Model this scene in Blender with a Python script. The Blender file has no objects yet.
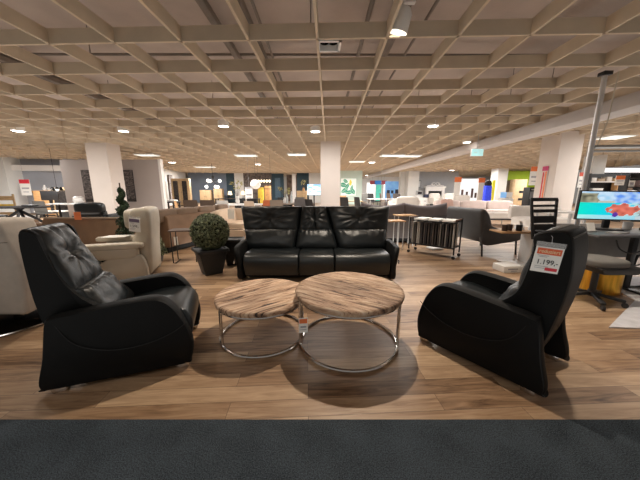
import bpy, bmesh, math, random
from mathutils import Vector, Matrix, noise
random.seed(7)
PI = math.pi
S = bpy.context.scene
C = S.collection
CAMH, FPX, TH = 1.25, 260.0, math.radians(10.9)
CT, ST = math.cos(TH), math.sin(TH)
CEIL = 2.85

def P(px, py, D):
    """point seen at a pixel, at forward distance D"""
    f = FPX*CT + (240-py)*ST
    u = (240-py)*CT - FPX*ST
    k = D/f
    return Vector(((px-320)*k, D, CAMH+u*k))
def G(px, py, z=0.0):
    """point seen at a pixel on the horizontal plane z"""
    f = FPX*CT + (240-py)*ST
    u = (240-py)*CT - FPX*ST
    k = (z-CAMH)/u
    return Vector(((px-320)*k, f*k, z))
def XZ(px, D, z):
    return (px-320)*(D*CT-(z-CAMH)*ST)/FPX

# ------------------------------------------------------------------ materials
def newmat(name):
    m = bpy.data.materials.new(name); m.use_nodes = True
    nt = m.node_tree
    return m, nt, nt.nodes['Principled BSDF']
MC = {}
def mat(name, col, rough=0.6, metal=0.0, var=0.12, scale=6.0, bump=0.0, bscale=60.0, emit=0.0, stretch=None, trans=0.0, alpha=1.0, spec=None):
    if name in MC: return MC[name]
    m, nt, b = newmat(name)
    L = nt.links.new
    tc = nt.nodes.new('ShaderNodeTexCoord')
    mp = nt.nodes.new('ShaderNodeMapping')
    L(tc.outputs['Object'], mp.inputs['Vector'])
    if stretch: mp.inputs['Scale'].default_value = stretch
    nz = nt.nodes.new('ShaderNodeTexNoise'); nz.inputs['Scale'].default_value = scale; nz.inputs['Detail'].default_value = 4
    L(mp.outputs['Vector'], nz.inputs['Vector'])
    rp = nt.nodes.new('ShaderNodeValToRGB')
    rp.color_ramp.elements[0].position = 0.3; rp.color_ramp.elements[1].position = 0.7
    rp.color_ramp.elements[0].color = tuple(c*(1-var) for c in col)+(1,)
    rp.color_ramp.elements[1].color = tuple(min(1, c*(1+var)) for c in col)+(1,)
    L(nz.outputs['Fac'], rp.inputs['Fac'])
    L(rp.outputs['Color'], b.inputs['Base Color'])
    b.inputs['Roughness'].default_value = rough
    b.inputs['Metallic'].default_value = metal
    if spec is not None: b.inputs['Specular IOR Level'].default_value = spec
    if trans: b.inputs['Transmission Weight'].default_value = trans
    if alpha < 1: b.inputs['Alpha'].default_value = alpha
    if emit:
        L(rp.outputs['Color'], b.inputs['Emission Color']); b.inputs['Emission Strength'].default_value = emit
    if bump:
        n2 = nt.nodes.new('ShaderNodeTexNoise'); n2.inputs['Scale'].default_value = bscale; n2.inputs['Detail'].default_value = 3
        L(mp.outputs['Vector'], n2.inputs['Vector'])
        bp = nt.nodes.new('ShaderNodeBump'); bp.inputs['Strength'].default_value = bump; bp.inputs['Distance'].default_value = 0.01
        L(n2.outputs['Fac'], bp.inputs['Height']); L(bp.outputs['Normal'], b.inputs['Normal'])
    MC[name] = m
    return m

def floor_mat():
    m, nt, b = newmat('oak_planks'); L = nt.links.new; N = nt.nodes.new
    tc = N('ShaderNodeTexCoord'); mp = N('ShaderNodeMapping'); mp.inputs['Rotation'].default_value = (0, 0, math.radians(-3))
    L(tc.outputs['Object'], mp.inputs['Vector'])
    br = N('ShaderNodeTexBrick')
    br.inputs['Color1'].default_value = (0, 0, 0, 1); br.inputs['Color2'].default_value = (1, 1, 1, 1); br.inputs['Mortar'].default_value = (0, 0, 0, 1)
    br.inputs['Scale'].default_value = 1; br.inputs['Mortar Size'].default_value = 0.0012
    br.inputs['Brick Width'].default_value = 1.25; br.inputs['Row Height'].default_value = 0.125; br.offset = 0.37; br.offset_frequency = 2
    L(mp.outputs['Vector'], br.inputs['Vector'])
    mp2 = N('ShaderNodeMapping'); mp2.inputs['Scale'].default_value = (2.2, 20, 1)
    L(mp.outputs['Vector'], mp2.inputs['Vector'])
    ad = N('ShaderNodeVectorMath'); ad.operation = 'MULTIPLY_ADD'
    ad.inputs[1].default_value = (17, 9, 5); L(br.outputs['Color'], ad.inputs[0]); L(mp2.outputs['Vector'], ad.inputs[2])
    nz = N('ShaderNodeTexNoise'); nz.inputs['Scale'].default_value = 1.0; nz.inputs['Detail'].default_value = 7; nz.inputs['Roughness'].default_value = 0.62; nz.inputs['Distortion'].default_value = 1.4
    L(ad.outputs['Vector'], nz.inputs['Vector'])
    mx = N('ShaderNodeMath'); mx.operation = 'MULTIPLY_ADD'; mx.inputs[1].default_value = 0.36
    sep = N('ShaderNodeSeparateColor'); L(br.outputs['Color'], sep.inputs['Color'])
    L(sep.outputs['Red'], mx.inputs[0])
    m3 = N('ShaderNodeMath'); m3.operation = 'MULTIPLY'; m3.inputs[1].default_value = 0.85; L(nz.outputs['Fac'], m3.inputs[0]); L(m3.outputs[0], mx.inputs[2])
    rp = N('ShaderNodeValToRGB'); e = rp.color_ramp.elements
    e[0].position = 0.30; e[0].color = (0.088, 0.047, 0.025, 1); e[1].position = 0.84; e[1].color = (0.50, 0.345, 0.215, 1)
    x = e.new(0.5); x.color = (0.265, 0.158, 0.088, 1)
    L(mx.outputs[0], rp.inputs['Fac'])
    mm = N('ShaderNodeMix'); mm.data_type = 'RGBA'; mm.inputs['B'].default_value = (0.05, 0.03, 0.02, 1)
    L(br.outputs['Fac'], mm.inputs['Factor']); L(rp.outputs['Color'], mm.inputs['A'])
    L(mm.outputs['Result'], b.inputs['Base Color'])
    b.inputs['Roughness'].default_value = 0.42
    bp = N('ShaderNodeBump'); bp.inputs['Strength'].default_value = 0.12; bp.inputs['Distance'].default_value = 0.004
    L(nz.outputs['Fac'], bp.inputs['Height']); L(bp.outputs['Normal'], b.inputs['Normal'])
    return m

def reclaimed_mat(name, ang, light):
    m, nt, b = newmat(name); L = nt.links.new; N = nt.nodes.new
    tc = N('ShaderNodeTexCoord'); mp = N('ShaderNodeMapping'); mp.inputs['Rotation'].default_value = (0, 0, -ang)
    L(tc.outputs['Object'], mp.inputs['Vector'])
    mp2 = N('ShaderNodeMapping'); mp2.inputs['Scale'].default_value = (2.4, 22, 10); L(mp.outputs['Vector'], mp2.inputs['Vector'])
    nz = N('ShaderNodeTexNoise'); nz.inputs['Scale'].default_value = 1.0; nz.inputs['Detail'].default_value = 8; nz.inputs['Roughness'].default_value = 0.72; nz.inputs['Distortion'].default_value = 1.6
    L(mp2.outputs['Vector'], nz.inputs['Vector'])
    mp3 = N('ShaderNodeMapping'); mp3.inputs['Scale'].default_value = (2.0, 9, 3); L(mp.outputs['Vector'], mp3.inputs['Vector'])
    n3 = N('ShaderNodeTexNoise'); n3.inputs['Scale'].default_value = 1.0; n3.inputs['Detail'].default_value = 2; L(mp3.outputs['Vector'], n3.inputs['Vector'])
    rp = N('ShaderNodeValToRGB'); e = rp.color_ramp.elements
    e[0].position = 0.36; e[0].color = (0.018, 0.011, 0.008, 1)
    e[1].position = 0.74; e[1].color = (0.66*light, 0.56*light, 0.46*light, 1)
    for q, c in ((0.405, (0.15, 0.085, 0.052)), (0.455, (0.33, 0.205, 0.13)), (0.54, (0.47, 0.335, 0.235)), (0.62, (0.52, 0.41, 0.315))):
        a = e.new(q); a.color = tuple(x*light for x in c)+(1,)
    L(nz.outputs['Fac'], rp.inputs['Fac'])
    r2 = N('ShaderNodeValToRGB'); e2 = r2.color_ramp.elements
    e2[0].position = 0.35; e2[0].color = (0.62, 0.58, 0.55, 1); e2[1].position = 0.62; e2[1].color = (1.12, 1.10, 1.07, 1)
    L(n3.outputs['Fac'], r2.inputs['Fac'])
    mm = N('ShaderNodeMix'); mm.data_type = 'RGBA'; mm.blend_type = 'MULTIPLY'; mm.inputs['Factor'].default_value = 1
    L(rp.outputs['Color'], mm.inputs['A']); L(r2.outputs['Color'], mm.inputs['B']); L(mm.outputs['Result'], b.inputs['Base Color'])
    b.inputs['Roughness'].default_value = 0.75
    bp = N('ShaderNodeBump'); bp.inputs['Strength'].default_value = 0.9; bp.inputs['Distance'].default_value = 0.012
    L(nz.outputs['Fac'], bp.inputs['Height']); L(bp.outputs['Normal'], b.inputs['Normal'])
    return m

def carpet_mat():
    m, nt, b = newmat('charcoal_carpet'); L = nt.links.new; N = nt.nodes.new
    tc = N('ShaderNodeTexCoord'); nz = N('ShaderNodeTexNoise'); nz.inputs['Scale'].default_value = 190; nz.inputs['Detail'].default_value = 3
    L(tc.outputs['Object'], nz.inputs['Vector'])
    n2 = N('ShaderNodeTexNoise'); n2.inputs['Scale'].default_value = 5; n2.inputs['Detail'].default_value = 2; L(tc.outputs['Object'], n2.inputs['Vector'])
    ad = N('ShaderNodeMath'); ad.operation = 'MULTIPLY_ADD'; ad.inputs[1].default_value = 0.25; L(n2.outputs['Fac'], ad.inputs[0]); L(nz.outputs['Fac'], ad.inputs[2])
    rp = N('ShaderNodeValToRGB'); e = rp.color_ramp.elements
    e[0].position = 0.42; e[0].color = (0.015, 0.020, 0.025, 1); e[1].position = 0.9; e[1].color = (0.10, 0.122, 0.145, 1)
    L(ad.outputs[0], rp.inputs['Fac']); L(rp.outputs['Color'], b.inputs['Base Color'])
    b.inputs['Roughness'].default_value = 0.95; b.inputs['Specular IOR Level'].default_value = 0.1
    bp = N('ShaderNodeBump'); bp.inputs['Strength'].default_value = 0.8; bp.inputs['Distance'].default_value = 0.01
    L(nz.outputs['Fac'], bp.inputs['Height']); L(bp.outputs['Normal'], b.inputs['Normal'])
    return m

def vcol_mat(name, emit=0.0, rough=0.5):
    if name in MC: return MC[name]
    m, nt, b = newmat(name); L = nt.links.new
    a = nt.nodes.new('ShaderNodeAttribute'); a.attribute_name = 'paint'
    L(a.outputs['Color'], b.inputs['Base Color']); b.inputs['Roughness'].default_value = rough
    if emit: L(a.outputs['Color'], b.inputs['Emission Color']); b.inputs['Emission Strength'].default_value = emit
    MC[name] = m
    return m

LEATHER = mat('black_leather', (0.0080, 0.0108, 0.0125), 0.36, var=0.15, scale=5, bump=0.12, bscale=160, spec=0.55)
LEATHER_D = mat('black_leather_matte', (0.005, 0.0053, 0.0056), 0.6, var=0.15, bump=0.1, bscale=160, spec=0.16)
PIPING = mat('black_piping', (0.008, 0.008, 0.0085), 0.45, spec=.35)
CHROME = mat('chrome', (0.72, 0.70, 0.68), 0.16, 1.0, var=0.03)
STEEL = mat('brushed_steel', (0.5, 0.5, 0.5), 0.35, 0.9, var=0.05)
BLACK = mat('black_metal', (0.012, 0.012, 0.013), 0.45)
BLACKP = mat('black_plastic', (0.018, 0.018, 0.02), 0.5)
DARKGAP = mat('dark_underside', (0.006, 0.006, 0.006), 0.9)  # near-black, puts the shade of the floor gap into the colour
WHITE = mat('white_paint', (0.80, 0.78, 0.76), 0.6, var=0.03, scale=2)
WHITEG = mat('white_gloss', (0.85, 0.84, 0.82), 0.3, var=0.02)
PAPER = mat('paper_white', (0.82, 0.81, 0.78), 0.7, var=0.02)
COLUMN = mat('column_plaster', (0.70, 0.63, 0.58), 0.75, var=0.03, scale=2)
GREYWALL = mat('partition_grey', (0.43, 0.385, 0.37), 0.8, var=0.03, scale=1.5)
CREAM = mat('cream_leather', (0.50, 0.45, 0.37), 0.5, var=0.06, bump=0.1, bscale=120)
GREIGE = mat('greige_fabric', (0.44, 0.39, 0.34), 0.85, var=0.08, scale=12, bump=0.15, bscale=250)
BROWN = mat('brown_suede', (0.23, 0.14, 0.085), 0.8, var=0.12, scale=5)
BROWND = mat('dark_brown_leather', (0.10, 0.065, 0.045), 0.6, var=0.12)
TAN = mat('tan_piping', (0.42, 0.33, 0.24), 0.7)
BEIGE = mat('beige_fabric', (0.64, 0.50, 0.38), 0.85, var=0.06)
GREYFAB = mat('grey_brown_fabric', (0.10, 0.088, 0.085), 0.85, var=0.1, scale=8)
GREYFAB2 = mat('slate_leather', (0.055, 0.052, 0.052), 0.55, var=0.1, scale=8)
OAK = mat('light_oak', (0.48, 0.34, 0.19), 0.55, var=0.2, scale=4, stretch=(1, 1, 8))
OAKO = mat('orange_oak', (0.50, 0.28, 0.12), 0.55, var=0.2, scale=4, stretch=(1, 1, 8))
DGLASS = mat('dark_glass', (0.035, 0.03, 0.028), 0.15, var=0.5, scale=8)
TEAL = mat('dark_teal_wall', (0.018, 0.045, 0.065), 0.7, var=0.08, scale=2)
BLUEGREY = mat('blue_grey_wall', (0.15, 0.185, 0.24), 0.8, var=0.05, scale=2)
GREYBLUE = mat('pale_grey_wall', (0.38, 0.40, 0.45), 0.8, var=0.04, scale=2)
OFFWHITE = mat('off_white_wall', (0.74, 0.74, 0.72), 0.8, var=0.03, scale=2)
GREEN = mat('lime_wall', (0.36, 0.50, 0.035), 0.8, var=0.06, scale=2)
GRID = mat('grid_beige', (0.66, 0.56, 0.43), 0.8, var=0.08, scale=3, bump=0.1, bscale=80)
SLAB = mat('slab_taupe', (0.47, 0.40, 0.36), 0.9, var=0.12, scale=1.5, bump=0.2, bscale=40)
DUCT = mat('duct_grey', (0.22, 0.19, 0.17), 0.6, 0.2, var=0.1)
LEAF = mat('boxwood_leaf', (0.135, 0.16, 0.085), 0.6, var=0.8, scale=30)
LEAF2 = mat('dark_leaf', (0.025, 0.05, 0.02), 0.6, var=0.5, scale=30)
STEM = mat('plant_stem', (0.08, 0.05, 0.03), 0.8)
PLANTER = mat('black_planter', (0.012, 0.013, 0.014), 0.5, var=0.3, scale=3, bump=0.9, bscale=45)
GOLD = mat('gold_metal', (0.75, 0.42, 0.06), 0.3, 1.0, var=0.25, scale=5, stretch=(6, 6, 0.6))
ORANGE = mat('sign_orange', (0.80, 0.20, 0.06), 0.6, var=0.03)
REDORANGE = mat('tag_red_orange', (0.72, 0.13, 0.05), 0.5, var=0.03)
RED = mat('sign_red', (0.62, 0.03, 0.05), 0.6, var=0.05)
PINK = mat('dusty_pink_fabric', (0.55, 0.36, 0.30), 0.85)
PURPLE = mat('tag_purple', (0.14, 0.10, 0.17), 0.6)
INK = mat('ink_black', (0.01, 0.01, 0.015), 0.7)
INKG = mat('ink_grey', (0.35, 0.35, 0.38), 0.7)
CREAMTXT = mat('tag_cream_letters', (0.85, 0.72, 0.45), 0.6)
YELLOW = mat('yellow_panel', (0.70, 0.50, 0.06), 0.6)
BLUE = mat('royal_blue', (0.03, 0.06, 0.65), 0.6, var=0.2, emit=0.5)
CYAN = mat('cyan_sign', (0.45, 0.85, 0.85), 0.6, emit=0.7, var=0.02)
TEALSIGN = mat('sea_green_banner', (0.12, 0.62, 0.46), 0.6, emit=0.4, var=0.1)
SKYPANEL = mat('blue_backlit_panel', (0.20, 0.42, 0.75), 0.6, emit=0.5, var=0.25, scale=2)
GLOW = mat('lamp_glow', (1.0, 0.93, 0.82), 0.5, emit=14.0, var=0.0)
GLOWSOFT = mat('soft_glow', (1.0, 0.96, 0.90), 0.5, emit=2.2, var=0.0)
GLOWPANEL = mat('panel_glow', (0.90, 1.0, 0.97), 0.5, emit=.65, var=0.0)
WARM = mat('warm_lampshade', (1.0, 0.75, 0.42), 0.6, emit=1.2, var=0.0)
STONE = mat('stone_cladding', (0.15, 0.125, 0.115), 0.9, var=0.6, scale=5, bump=0.6, bscale=8)
RUG = mat('pale_rug', (0.62, 0.62, 0.66), 0.9, var=0.12, scale=9, bump=0.3, bscale=120)
CLEAR = mat('clear_plastic', (0.8, 0.8, 0.8), 0.1, var=0, alpha=0.25)
GREYSEAT = mat('grey_seat_fabric', (0.16, 0.155, 0.145), 0.9, var=0.08, bump=0.2, bscale=200)
MESHFAB = mat('black_mesh', (0.02, 0.02, 0.022), 0.8)
ORANGEFAB = mat('rust_fabric', (0.50, 0.13, 0.05), 0.8)
TAUPE = mat('taupe_fabric', (0.23, 0.18, 0.14), 0.85, var=0.08)

# ------------------------------------------------------------------ mesh builder
class MB:
    def __init__(s): s.v = []; s.f = []
    def add(s, vs, fs, M=None):
        o = len(s.v)
        for p in vs:
            p = Vector(p)
            s.v.append(M @ p if M else p)
        s.f += [tuple(i+o for i in f) for f in fs]
        return s
    def box(s, c, d, rz=0, M=None):
        x, y, z = d[0]/2, d[1]/2, d[2]/2
        vs = [(-x,-y,-z),(x,-y,-z),(x,y,-z),(-x,y,-z),(-x,-y,z),(x,-y,z),(x,y,z),(-x,y,z)]
        T = Matrix.Translation(Vector(c)) @ (M or Matrix.Rotation(rz, 4, 'Z'))
        return s.add(vs, [(0,3,2,1),(4,5,6,7),(0,1,5,4),(1,2,6,5),(2,3,7,6),(3,0,4,7)], T)
    def frust(s, c, b, t, h):
        x, y = b[0]/2, b[1]/2; X, Y = t[0]/2, t[1]/2
        vs = [(-x,-y,0),(x,-y,0),(x,y,0),(-x,y,0),(-X,-Y,h),(X,-Y,h),(X,Y,h),(-X,Y,h)]
        return s.add(vs, [(0,3,2,1),(4,5,6,7),(0,1,5,4),(1,2,6,5),(2,3,7,6),(3,0,4,7)], Matrix.Translation(Vector(c)))
    def bar(s, p, q, w, h=None):
        h = h or w
        p, q = Vector(p), Vector(q); d = (q-p); L = d.length; d.normalize()
        up = Vector((0,0,1)) if abs(d.z) < 0.95 else Vector((0,1,0))
        a = d.cross(up).normalized(); b = a.cross(d)
        vs = [p+a*i*w/2+b*j*h/2 for i, j in ((-1,-1),(1,-1),(1,1),(-1,1))] + [q+a*i*w/2+b*j*h/2 for i, j in ((-1,-1),(1,-1),(1,1),(-1,1))]
        return s.add(vs, [(0,1,2,3),(7,6,5,4),(0,4,5,1),(1,5,6,2),(2,6,7,3),(3,7,4,0)])
    def tube(s, pts, r, n=8, closed=False):
        pts = [Vector(p) for p in pts]; m = len(pts); vs = []; fs = []
        prev = None
        for i, p in enumerate(pts):
            if closed: d = pts[(i+1) % m]-pts[i-1]
            else: d = pts[min(i+1, m-1)]-pts[max(i-1, 0)]
            d.normalize()
            if prev is None:
                up = Vector((0,0,1)) if abs(d.z) < 0.9 else Vector((1,0,0))
                a = d.cross(up).normalized()
            else:
                a = (prev-d*prev.dot(d)).normalized()
            prev = a; b = d.cross(a)
            for k in range(n):
                t = 2*PI*k/n; vs.append(p+a*math.cos(t)*r+b*math.sin(t)*r)
        for i in range(m if closed else m-1):
            j = (i+1) % m
            for k in range(n):
                l = (k+1) % n; fs.append((i*n+k, i*n+l, j*n+l, j*n+k))
        if not closed:
            fs.append(tuple(range(n))[::-1]); fs.append(tuple(range((m-1)*n, m*n)))
        return s.add(vs, fs)
    def lathe(s, prof, c=(0,0,0), n=24, M=None):
        vs = []; fs = []; m = len(prof)
        for r, z in prof:
            for k in range(n):
                t = 2*PI*k/n; vs.append((r*math.cos(t), r*math.sin(t), z))
        for i in range(m-1):
            for k in range(n):
                l = (k+1) % n; fs.append((i*n+k, i*n+l, (i+1)*n+l, (i+1)*n+k))
        if prof[0][0] > 1e-5: fs.append(tuple(range(n))[::-1])
        if prof[-1][0] > 1e-5: fs.append(tuple(range((m-1)*n, m*n)))
        return s.add(vs, fs, Matrix.Translation(Vector(c)) @ (M or Matrix()))
    def cyl(s, c, r, h, n=20): return s.lathe([(r, 0), (r, h)], c, n)
    def ball(s, c, r, n=16, sx=1, sy=1, sz=1):
        prof = [(max(1e-6, r*math.sin(PI*i/10)), -r*math.cos(PI*i/10)) for i in range(11)]
        return s.lathe(prof, c, n, Matrix.Diagonal((sx, sy, sz, 1)))
    def ring(s, c, R, r, n=48, m=8, flat=1.0):
        vs = []; fs = []
        for i in range(n):
            t = 2*PI*i/n
            for k in range(m):
                a = 2*PI*k/m
                vs.append(((R+r*math.cos(a))*math.cos(t), (R+r*math.cos(a))*math.sin(t), r*flat*math.sin(a)))
        for i in range(n):
            j = (i+1) % n
            for k in range(m):
                l = (k+1) % m; fs.append((i*m+k, j*m+k, j*m+l, i*m+l))
        return s.add(vs, fs, Matrix.Translation(Vector(c)))
    def extr(s, prof, y0, y1, axis='y', M=None):
        """profile in (x,z) pushed along y"""
        n = len(prof)
        vs = [(p[0], y0, p[1]) for p in prof]+[(p[0], y1, p[1]) for p in prof]
        if axis == 'x': vs = [(y, x, z) for x, y, z in vs]
        fs = [tuple(range(n)), tuple(range(n, 2*n))[::-1]]
        for i in range(n):
            j = (i+1) % n; fs.append((i, i+n, j+n, j))
        return s.add(vs, fs, M)
    def cushion(s, O, ax, ay, an, w, h, t, wtop=None, fn=None, nu=30, nv=30, p=6, q=0.42, bulge=0.0):
        O, ax, ay, an = Vector(O), Vector(ax), Vector(ay), Vector(an)
        wtop = w if wtop is None else wtop
        S_ = [math.sin(PI/2*(-1+2*i/nu)) for i in range(nu+1)]
        V_ = [math.sin(PI/2*(-1+2*j/nv)) for j in range(nv+1)]
        idx = {}; vs = []; fs = []
        for j, v in enumerate(V_):
            W = (w*(1-v)/2+wtop*(1+v)/2)/2
            for i, x in enumerate(S_):
                e = (1-abs(x)**p)*(1-abs(v)**p)
                T = t*(max(0, e)**q) + bulge*(1-x*x)*(1-v*v)
                if fn: T += fn(x, v)*min(1, e*3)
                idx[(0, i, j)] = len(vs); vs.append(O+ax*x*W+ay*v*h/2+an*T)
        for j, v in enumerate(V_):
            W = (w*(1-v)/2+wtop*(1+v)/2)/2
            for i, x in enumerate(S_):
                if i in (0, nu) or j in (0, nv): idx[(1, i, j)] = idx[(0, i, j)]
                else:
                    idx[(1, i, j)] = len(vs); vs.append(O+ax*x*W+ay*v*h/2)
        for j in range(nv):
            for i in range(nu):
                fs.append((idx[(0,i,j)], idx[(0,i+1,j)], idx[(0,i+1,j+1)], idx[(0,i,j+1)]))
                fs.append(tuple(dict.fromkeys((idx[(1,i,j)], idx[(1,i,j+1)], idx[(1,i+1,j+1)], idx[(1,i+1,j)]))))
        fs = [f for f in fs if len(f) > 2]
        return s.add(vs, fs)
    def pillow(s, c, d, rz=0, M=None, p=5, n=10):
        """soft rounded block"""
        b = MB(); vs = []; 
        T = Matrix.Translation(Vector(c)) @ (M or Matrix.Rotation(rz, 4, 'Z'))
        def put(x, y, z):
            k = (abs(x)**p+abs(y)**p+abs(z)**p)**(1/p)
            return (x/k*d[0]/2, y/k*d[1]/2, z/k*d[2]/2)
        vs = []; fs = []; key = {}
        def vid(x, y, z):
            kk = (round(x, 5), round(y, 5), round(z, 5))
            if kk not in key: key[kk] = len(vs); vs.append(put(x, y, z))
            return key[kk]
        for a in range(3):
            for sg in (-1, 1):
                for i in range(n):
                    for j in range(n):
                        q = []
                        for di, dj in ((0,0),(1,0),(1,1),(0,1)):
                            u = math.sin(PI/4*(-1+2*(i+di)/n))/math.sin(PI/4); w = math.sin(PI/4*(-1+2*(j+dj)/n))/math.sin(PI/4)
                            co = [0,0,0]; co[a] = sg; co[(a+1)%3] = u; co[(a+2)%3] = w
                            q.append(vid(*co))
                        fs.append(tuple(q) if sg > 0 else tuple(q[::-1]))
        return s.add(vs, fs, T)
    def build(s, name, m, parent=None, smooth=True, bevel=0.0, seg=2, angle=35, sub=0):
        me = bpy.data.meshes.new(name)
        me.from_pydata([tuple(v) for v in s.v], [], s.f); me.update()
        bm = bmesh.new(); bm.from_mesh(me); bmesh.ops.recalc_face_normals(bm, faces=bm.faces); bm.to_mesh(me); bm.free()
        if m: me.materials.append(m)
        o = bpy.data.objects.new(name, me); C.objects.link(o)
        if parent: o.parent = parent
        if smooth:
            for p in me.polygons: p.use_smooth = True
            if not bevel:
                me.set_sharp_from_angle(angle=math.radians(angle))
        if bevel:
            b = o.modifiers.new('edge', 'BEVEL'); b.width = bevel; b.segments = seg; b.limit_method = 'ANGLE'; b.angle_limit = math.radians(angle)
            b.harden_normals = False
            if smooth: pass
        if sub:
            b = o.modifiers.new('soft', 'SUBSURF'); b.levels = sub; b.render_levels = sub
        return o

def spline(pts, n=6, closed=True):
    """Catmull-Rom through 2-D/3-D points"""
    pts = [Vector(p) for p in pts]; m = len(pts); out = []
    R = range(m) if closed else range(m-1)
    for i in R:
        if closed: a, b, c, d = pts[i-1], pts[i], pts[(i+1) % m], pts[(i+2) % m]
        else: a, b, c, d = pts[max(0, i-1)], pts[i], pts[i+1], pts[min(m-1, i+2)]
        for k in range(n):
            t = k/n
            out.append(0.5*((2*b)+(c-a)*t+(2*a-5*b+4*c-d)*t*t+(3*b-a-3*c+d)*t**3))
    if not closed: out.append(pts[-1])
    return out

def thing(name, label, cat, loc=(0,0,0), rz=0, group=None):
    o = bpy.data.objects.new(name, None); C.objects.link(o)
    o.location = loc; o.rotation_euler = (0, 0, rz); o.empty_display_size = 0.1
    o['label'] = label; o['category'] = cat
    if group: o['group'] = group
    return o
def tag(o, label, cat, group=None):
    o['label'] = label; o['category'] = cat
    if group: o['group'] = group
    return o
def struct(o):
    o['kind'] = 'structure'; return o
def dup(root, loc, rz=0, label=None, group=None):
    r = root.copy(); C.objects.link(r); r.location = loc; r.rotation_euler = (0, 0, rz)
    if label: r['label'] = label
    if group: r['group'] = group
    def rec(a, b):
        for ch in list(a.children):
            c = ch.copy(); C.objects.link(c); c.parent = b; rec(ch, c)
    rec(root, r)
    return r

def text(s, name, m, parent, loc, size, rot, squash=1.0, bold=0.0):
    cu = bpy.data.curves.new(name, 'FONT'); cu.body = s; cu.size = size; cu.align_x = 'CENTER'; cu.align_y = 'CENTER'
    cu.offset = bold; cu.extrude = 0.0004
    t = bpy.data.objects.new(name, cu); C.objects.link(t)
    dg = bpy.context.evaluated_depsgraph_get(); dg.update()
    me = bpy.data.meshes.new_from_object(t.evaluated_get(dg))
    bpy.data.objects.remove(t)
    me.materials.clear(); me.materials.append(m)
    o = bpy.data.objects.new(name, me); C.objects.link(o)
    o.location = loc; o.rotation_euler = rot; o.scale = (squash, 1, 1)
    if parent: o.parent = parent
    return o

def paint_panel(name, w, h, fn, m, nx=40, ny=24, parent=None, M=None):
    """upright panel in the xz plane, centre at origin, painted by a colour function"""
    vs = []; fs = []
    for j in range(ny+1):
        for i in range(nx+1): vs.append(((i/nx-0.5)*w, 0, (j/ny-0.5)*h))
    for j in range(ny):
        for i in range(nx):
            a = j*(nx+1)+i; fs.append((a, a+1, a+nx+2, a+nx+1))
    me = bpy.data.meshes.new(name); me.from_pydata(vs, [], fs)
    ca = me.color_attributes.new('paint', 'FLOAT_COLOR', 'POINT')
    for j in range(ny+1):
        for i in range(nx+1):
            ca.data[j*(nx+1)+i].color = tuple(fn(i/nx, j/ny))+(1,)
    me.materials.append(m)
    if M: me.transform(M)
    o = bpy.data.objects.new(name, me); C.objects.link(o)
    if parent: o.parent = parent
    return o

def leaves(mb, pt, n, size, rnd):
    for _ in range(n):
        p, nrm = pt()
        nrm = (Vector(nrm)+Vector((rnd.uniform(-.9,.9), rnd.uniform(-.9,.9), rnd.uniform(-.9,.9)))).normalized()
        a = nrm.orthogonal().normalized(); a.rotate(Matrix.Rotation(rnd.uniform(0, 6.28), 3, nrm)); b = nrm.cross(a)
        L = size*rnd.uniform(.6, 1.3)
        mb.add([p-a*L, p-b*L*.5, p+a*L, p+b*L*.5], [(0,1,2,3)])

# ------------------------------------------------------------------ camera
cam = bpy.data.cameras.new('camera'); co = bpy.data.objects.new('camera', cam); C.objects.link(co)
co.location = (0, 0, CAMH); co.rotation_euler = (PI/2-TH, 0, 0)
cam.sensor_width = 36; cam.lens = FPX/640*36; cam.clip_start = 0.02; cam.clip_end = 200
S.camera = co

# ------------------------------------------------------------------ the setting
YB = 33.0
struct(MB().box((0, 15, -0.05), (48, 38, 0.1)).build('floor', floor_mat(), smooth=False))
cy = G(320, 421).y
struct(MB().box((0, (cy-4)/2, 0.004), (48, cy+4, 0.012)).build('floor_carpet', carpet_mat(), smooth=False))
struct(MB().box((0, 15, CEIL+0.78), (48, 38, 0.1)).build('ceiling', SLAB, smooth=False))
# open grid hung under the slab
g = MB(); SP = 0.75; GH = 0.15
rot = math.radians(-1.9)
for i in range(-27, 28):
    x = i*SP-0.135
    g.box((x, 15, CEIL+GH/2), (0.028, 37, GH))
for j in range(-4, 45):
    g.box((0, 0.17+j*SP, CEIL+GH/2), (41, 0.028, GH))
go = g.build('trim_1', GRID, smooth=False); go.rotation_euler = (0, 0, rot); struct(go)
# ducts and pipes over the grid
d = MB()
for x, r, z in ((-1.42, 0.06, 3.40), (-0.98, 0.055, 3.40), (-0.80, 0.02, 3.3), (0.95, 0.07, 3.36), (0.55, 0.03, 3.36), (1.25, 0.02, 3.3), (3.6, 0.08, 3.3), (-5.2, 0.09, 3.35), (-8.3, 0.06, 3.35)):
    d.tube([(x, -2, z), (x+0.3, 32, z)], r, 8)
for y in (2.2, 4.7, 8.2): d.tube([(-14, y, 3.42), (14, y+0.1, 3.42)], 0.02, 6)
rr = random.Random(3)
for k in range(60):
    x, y = rr.randint(-12, 12)*SP-0.10, 0.17+rr.randint(0, 16)*SP
    d.tube([(x, y, CEIL+GH), (x+0.01, y, 3.58)], 0.006, 5)
struct(d.build('trim_2', DUCT))
# white soffit beam on the right
struct(MB().box((5.45, 15, CEIL-0.125), (0.5, 36, 0.23)).build('trim_3', mat('soffit', (.56,.53,.52), .85, var=.03), bevel=0.01))

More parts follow.
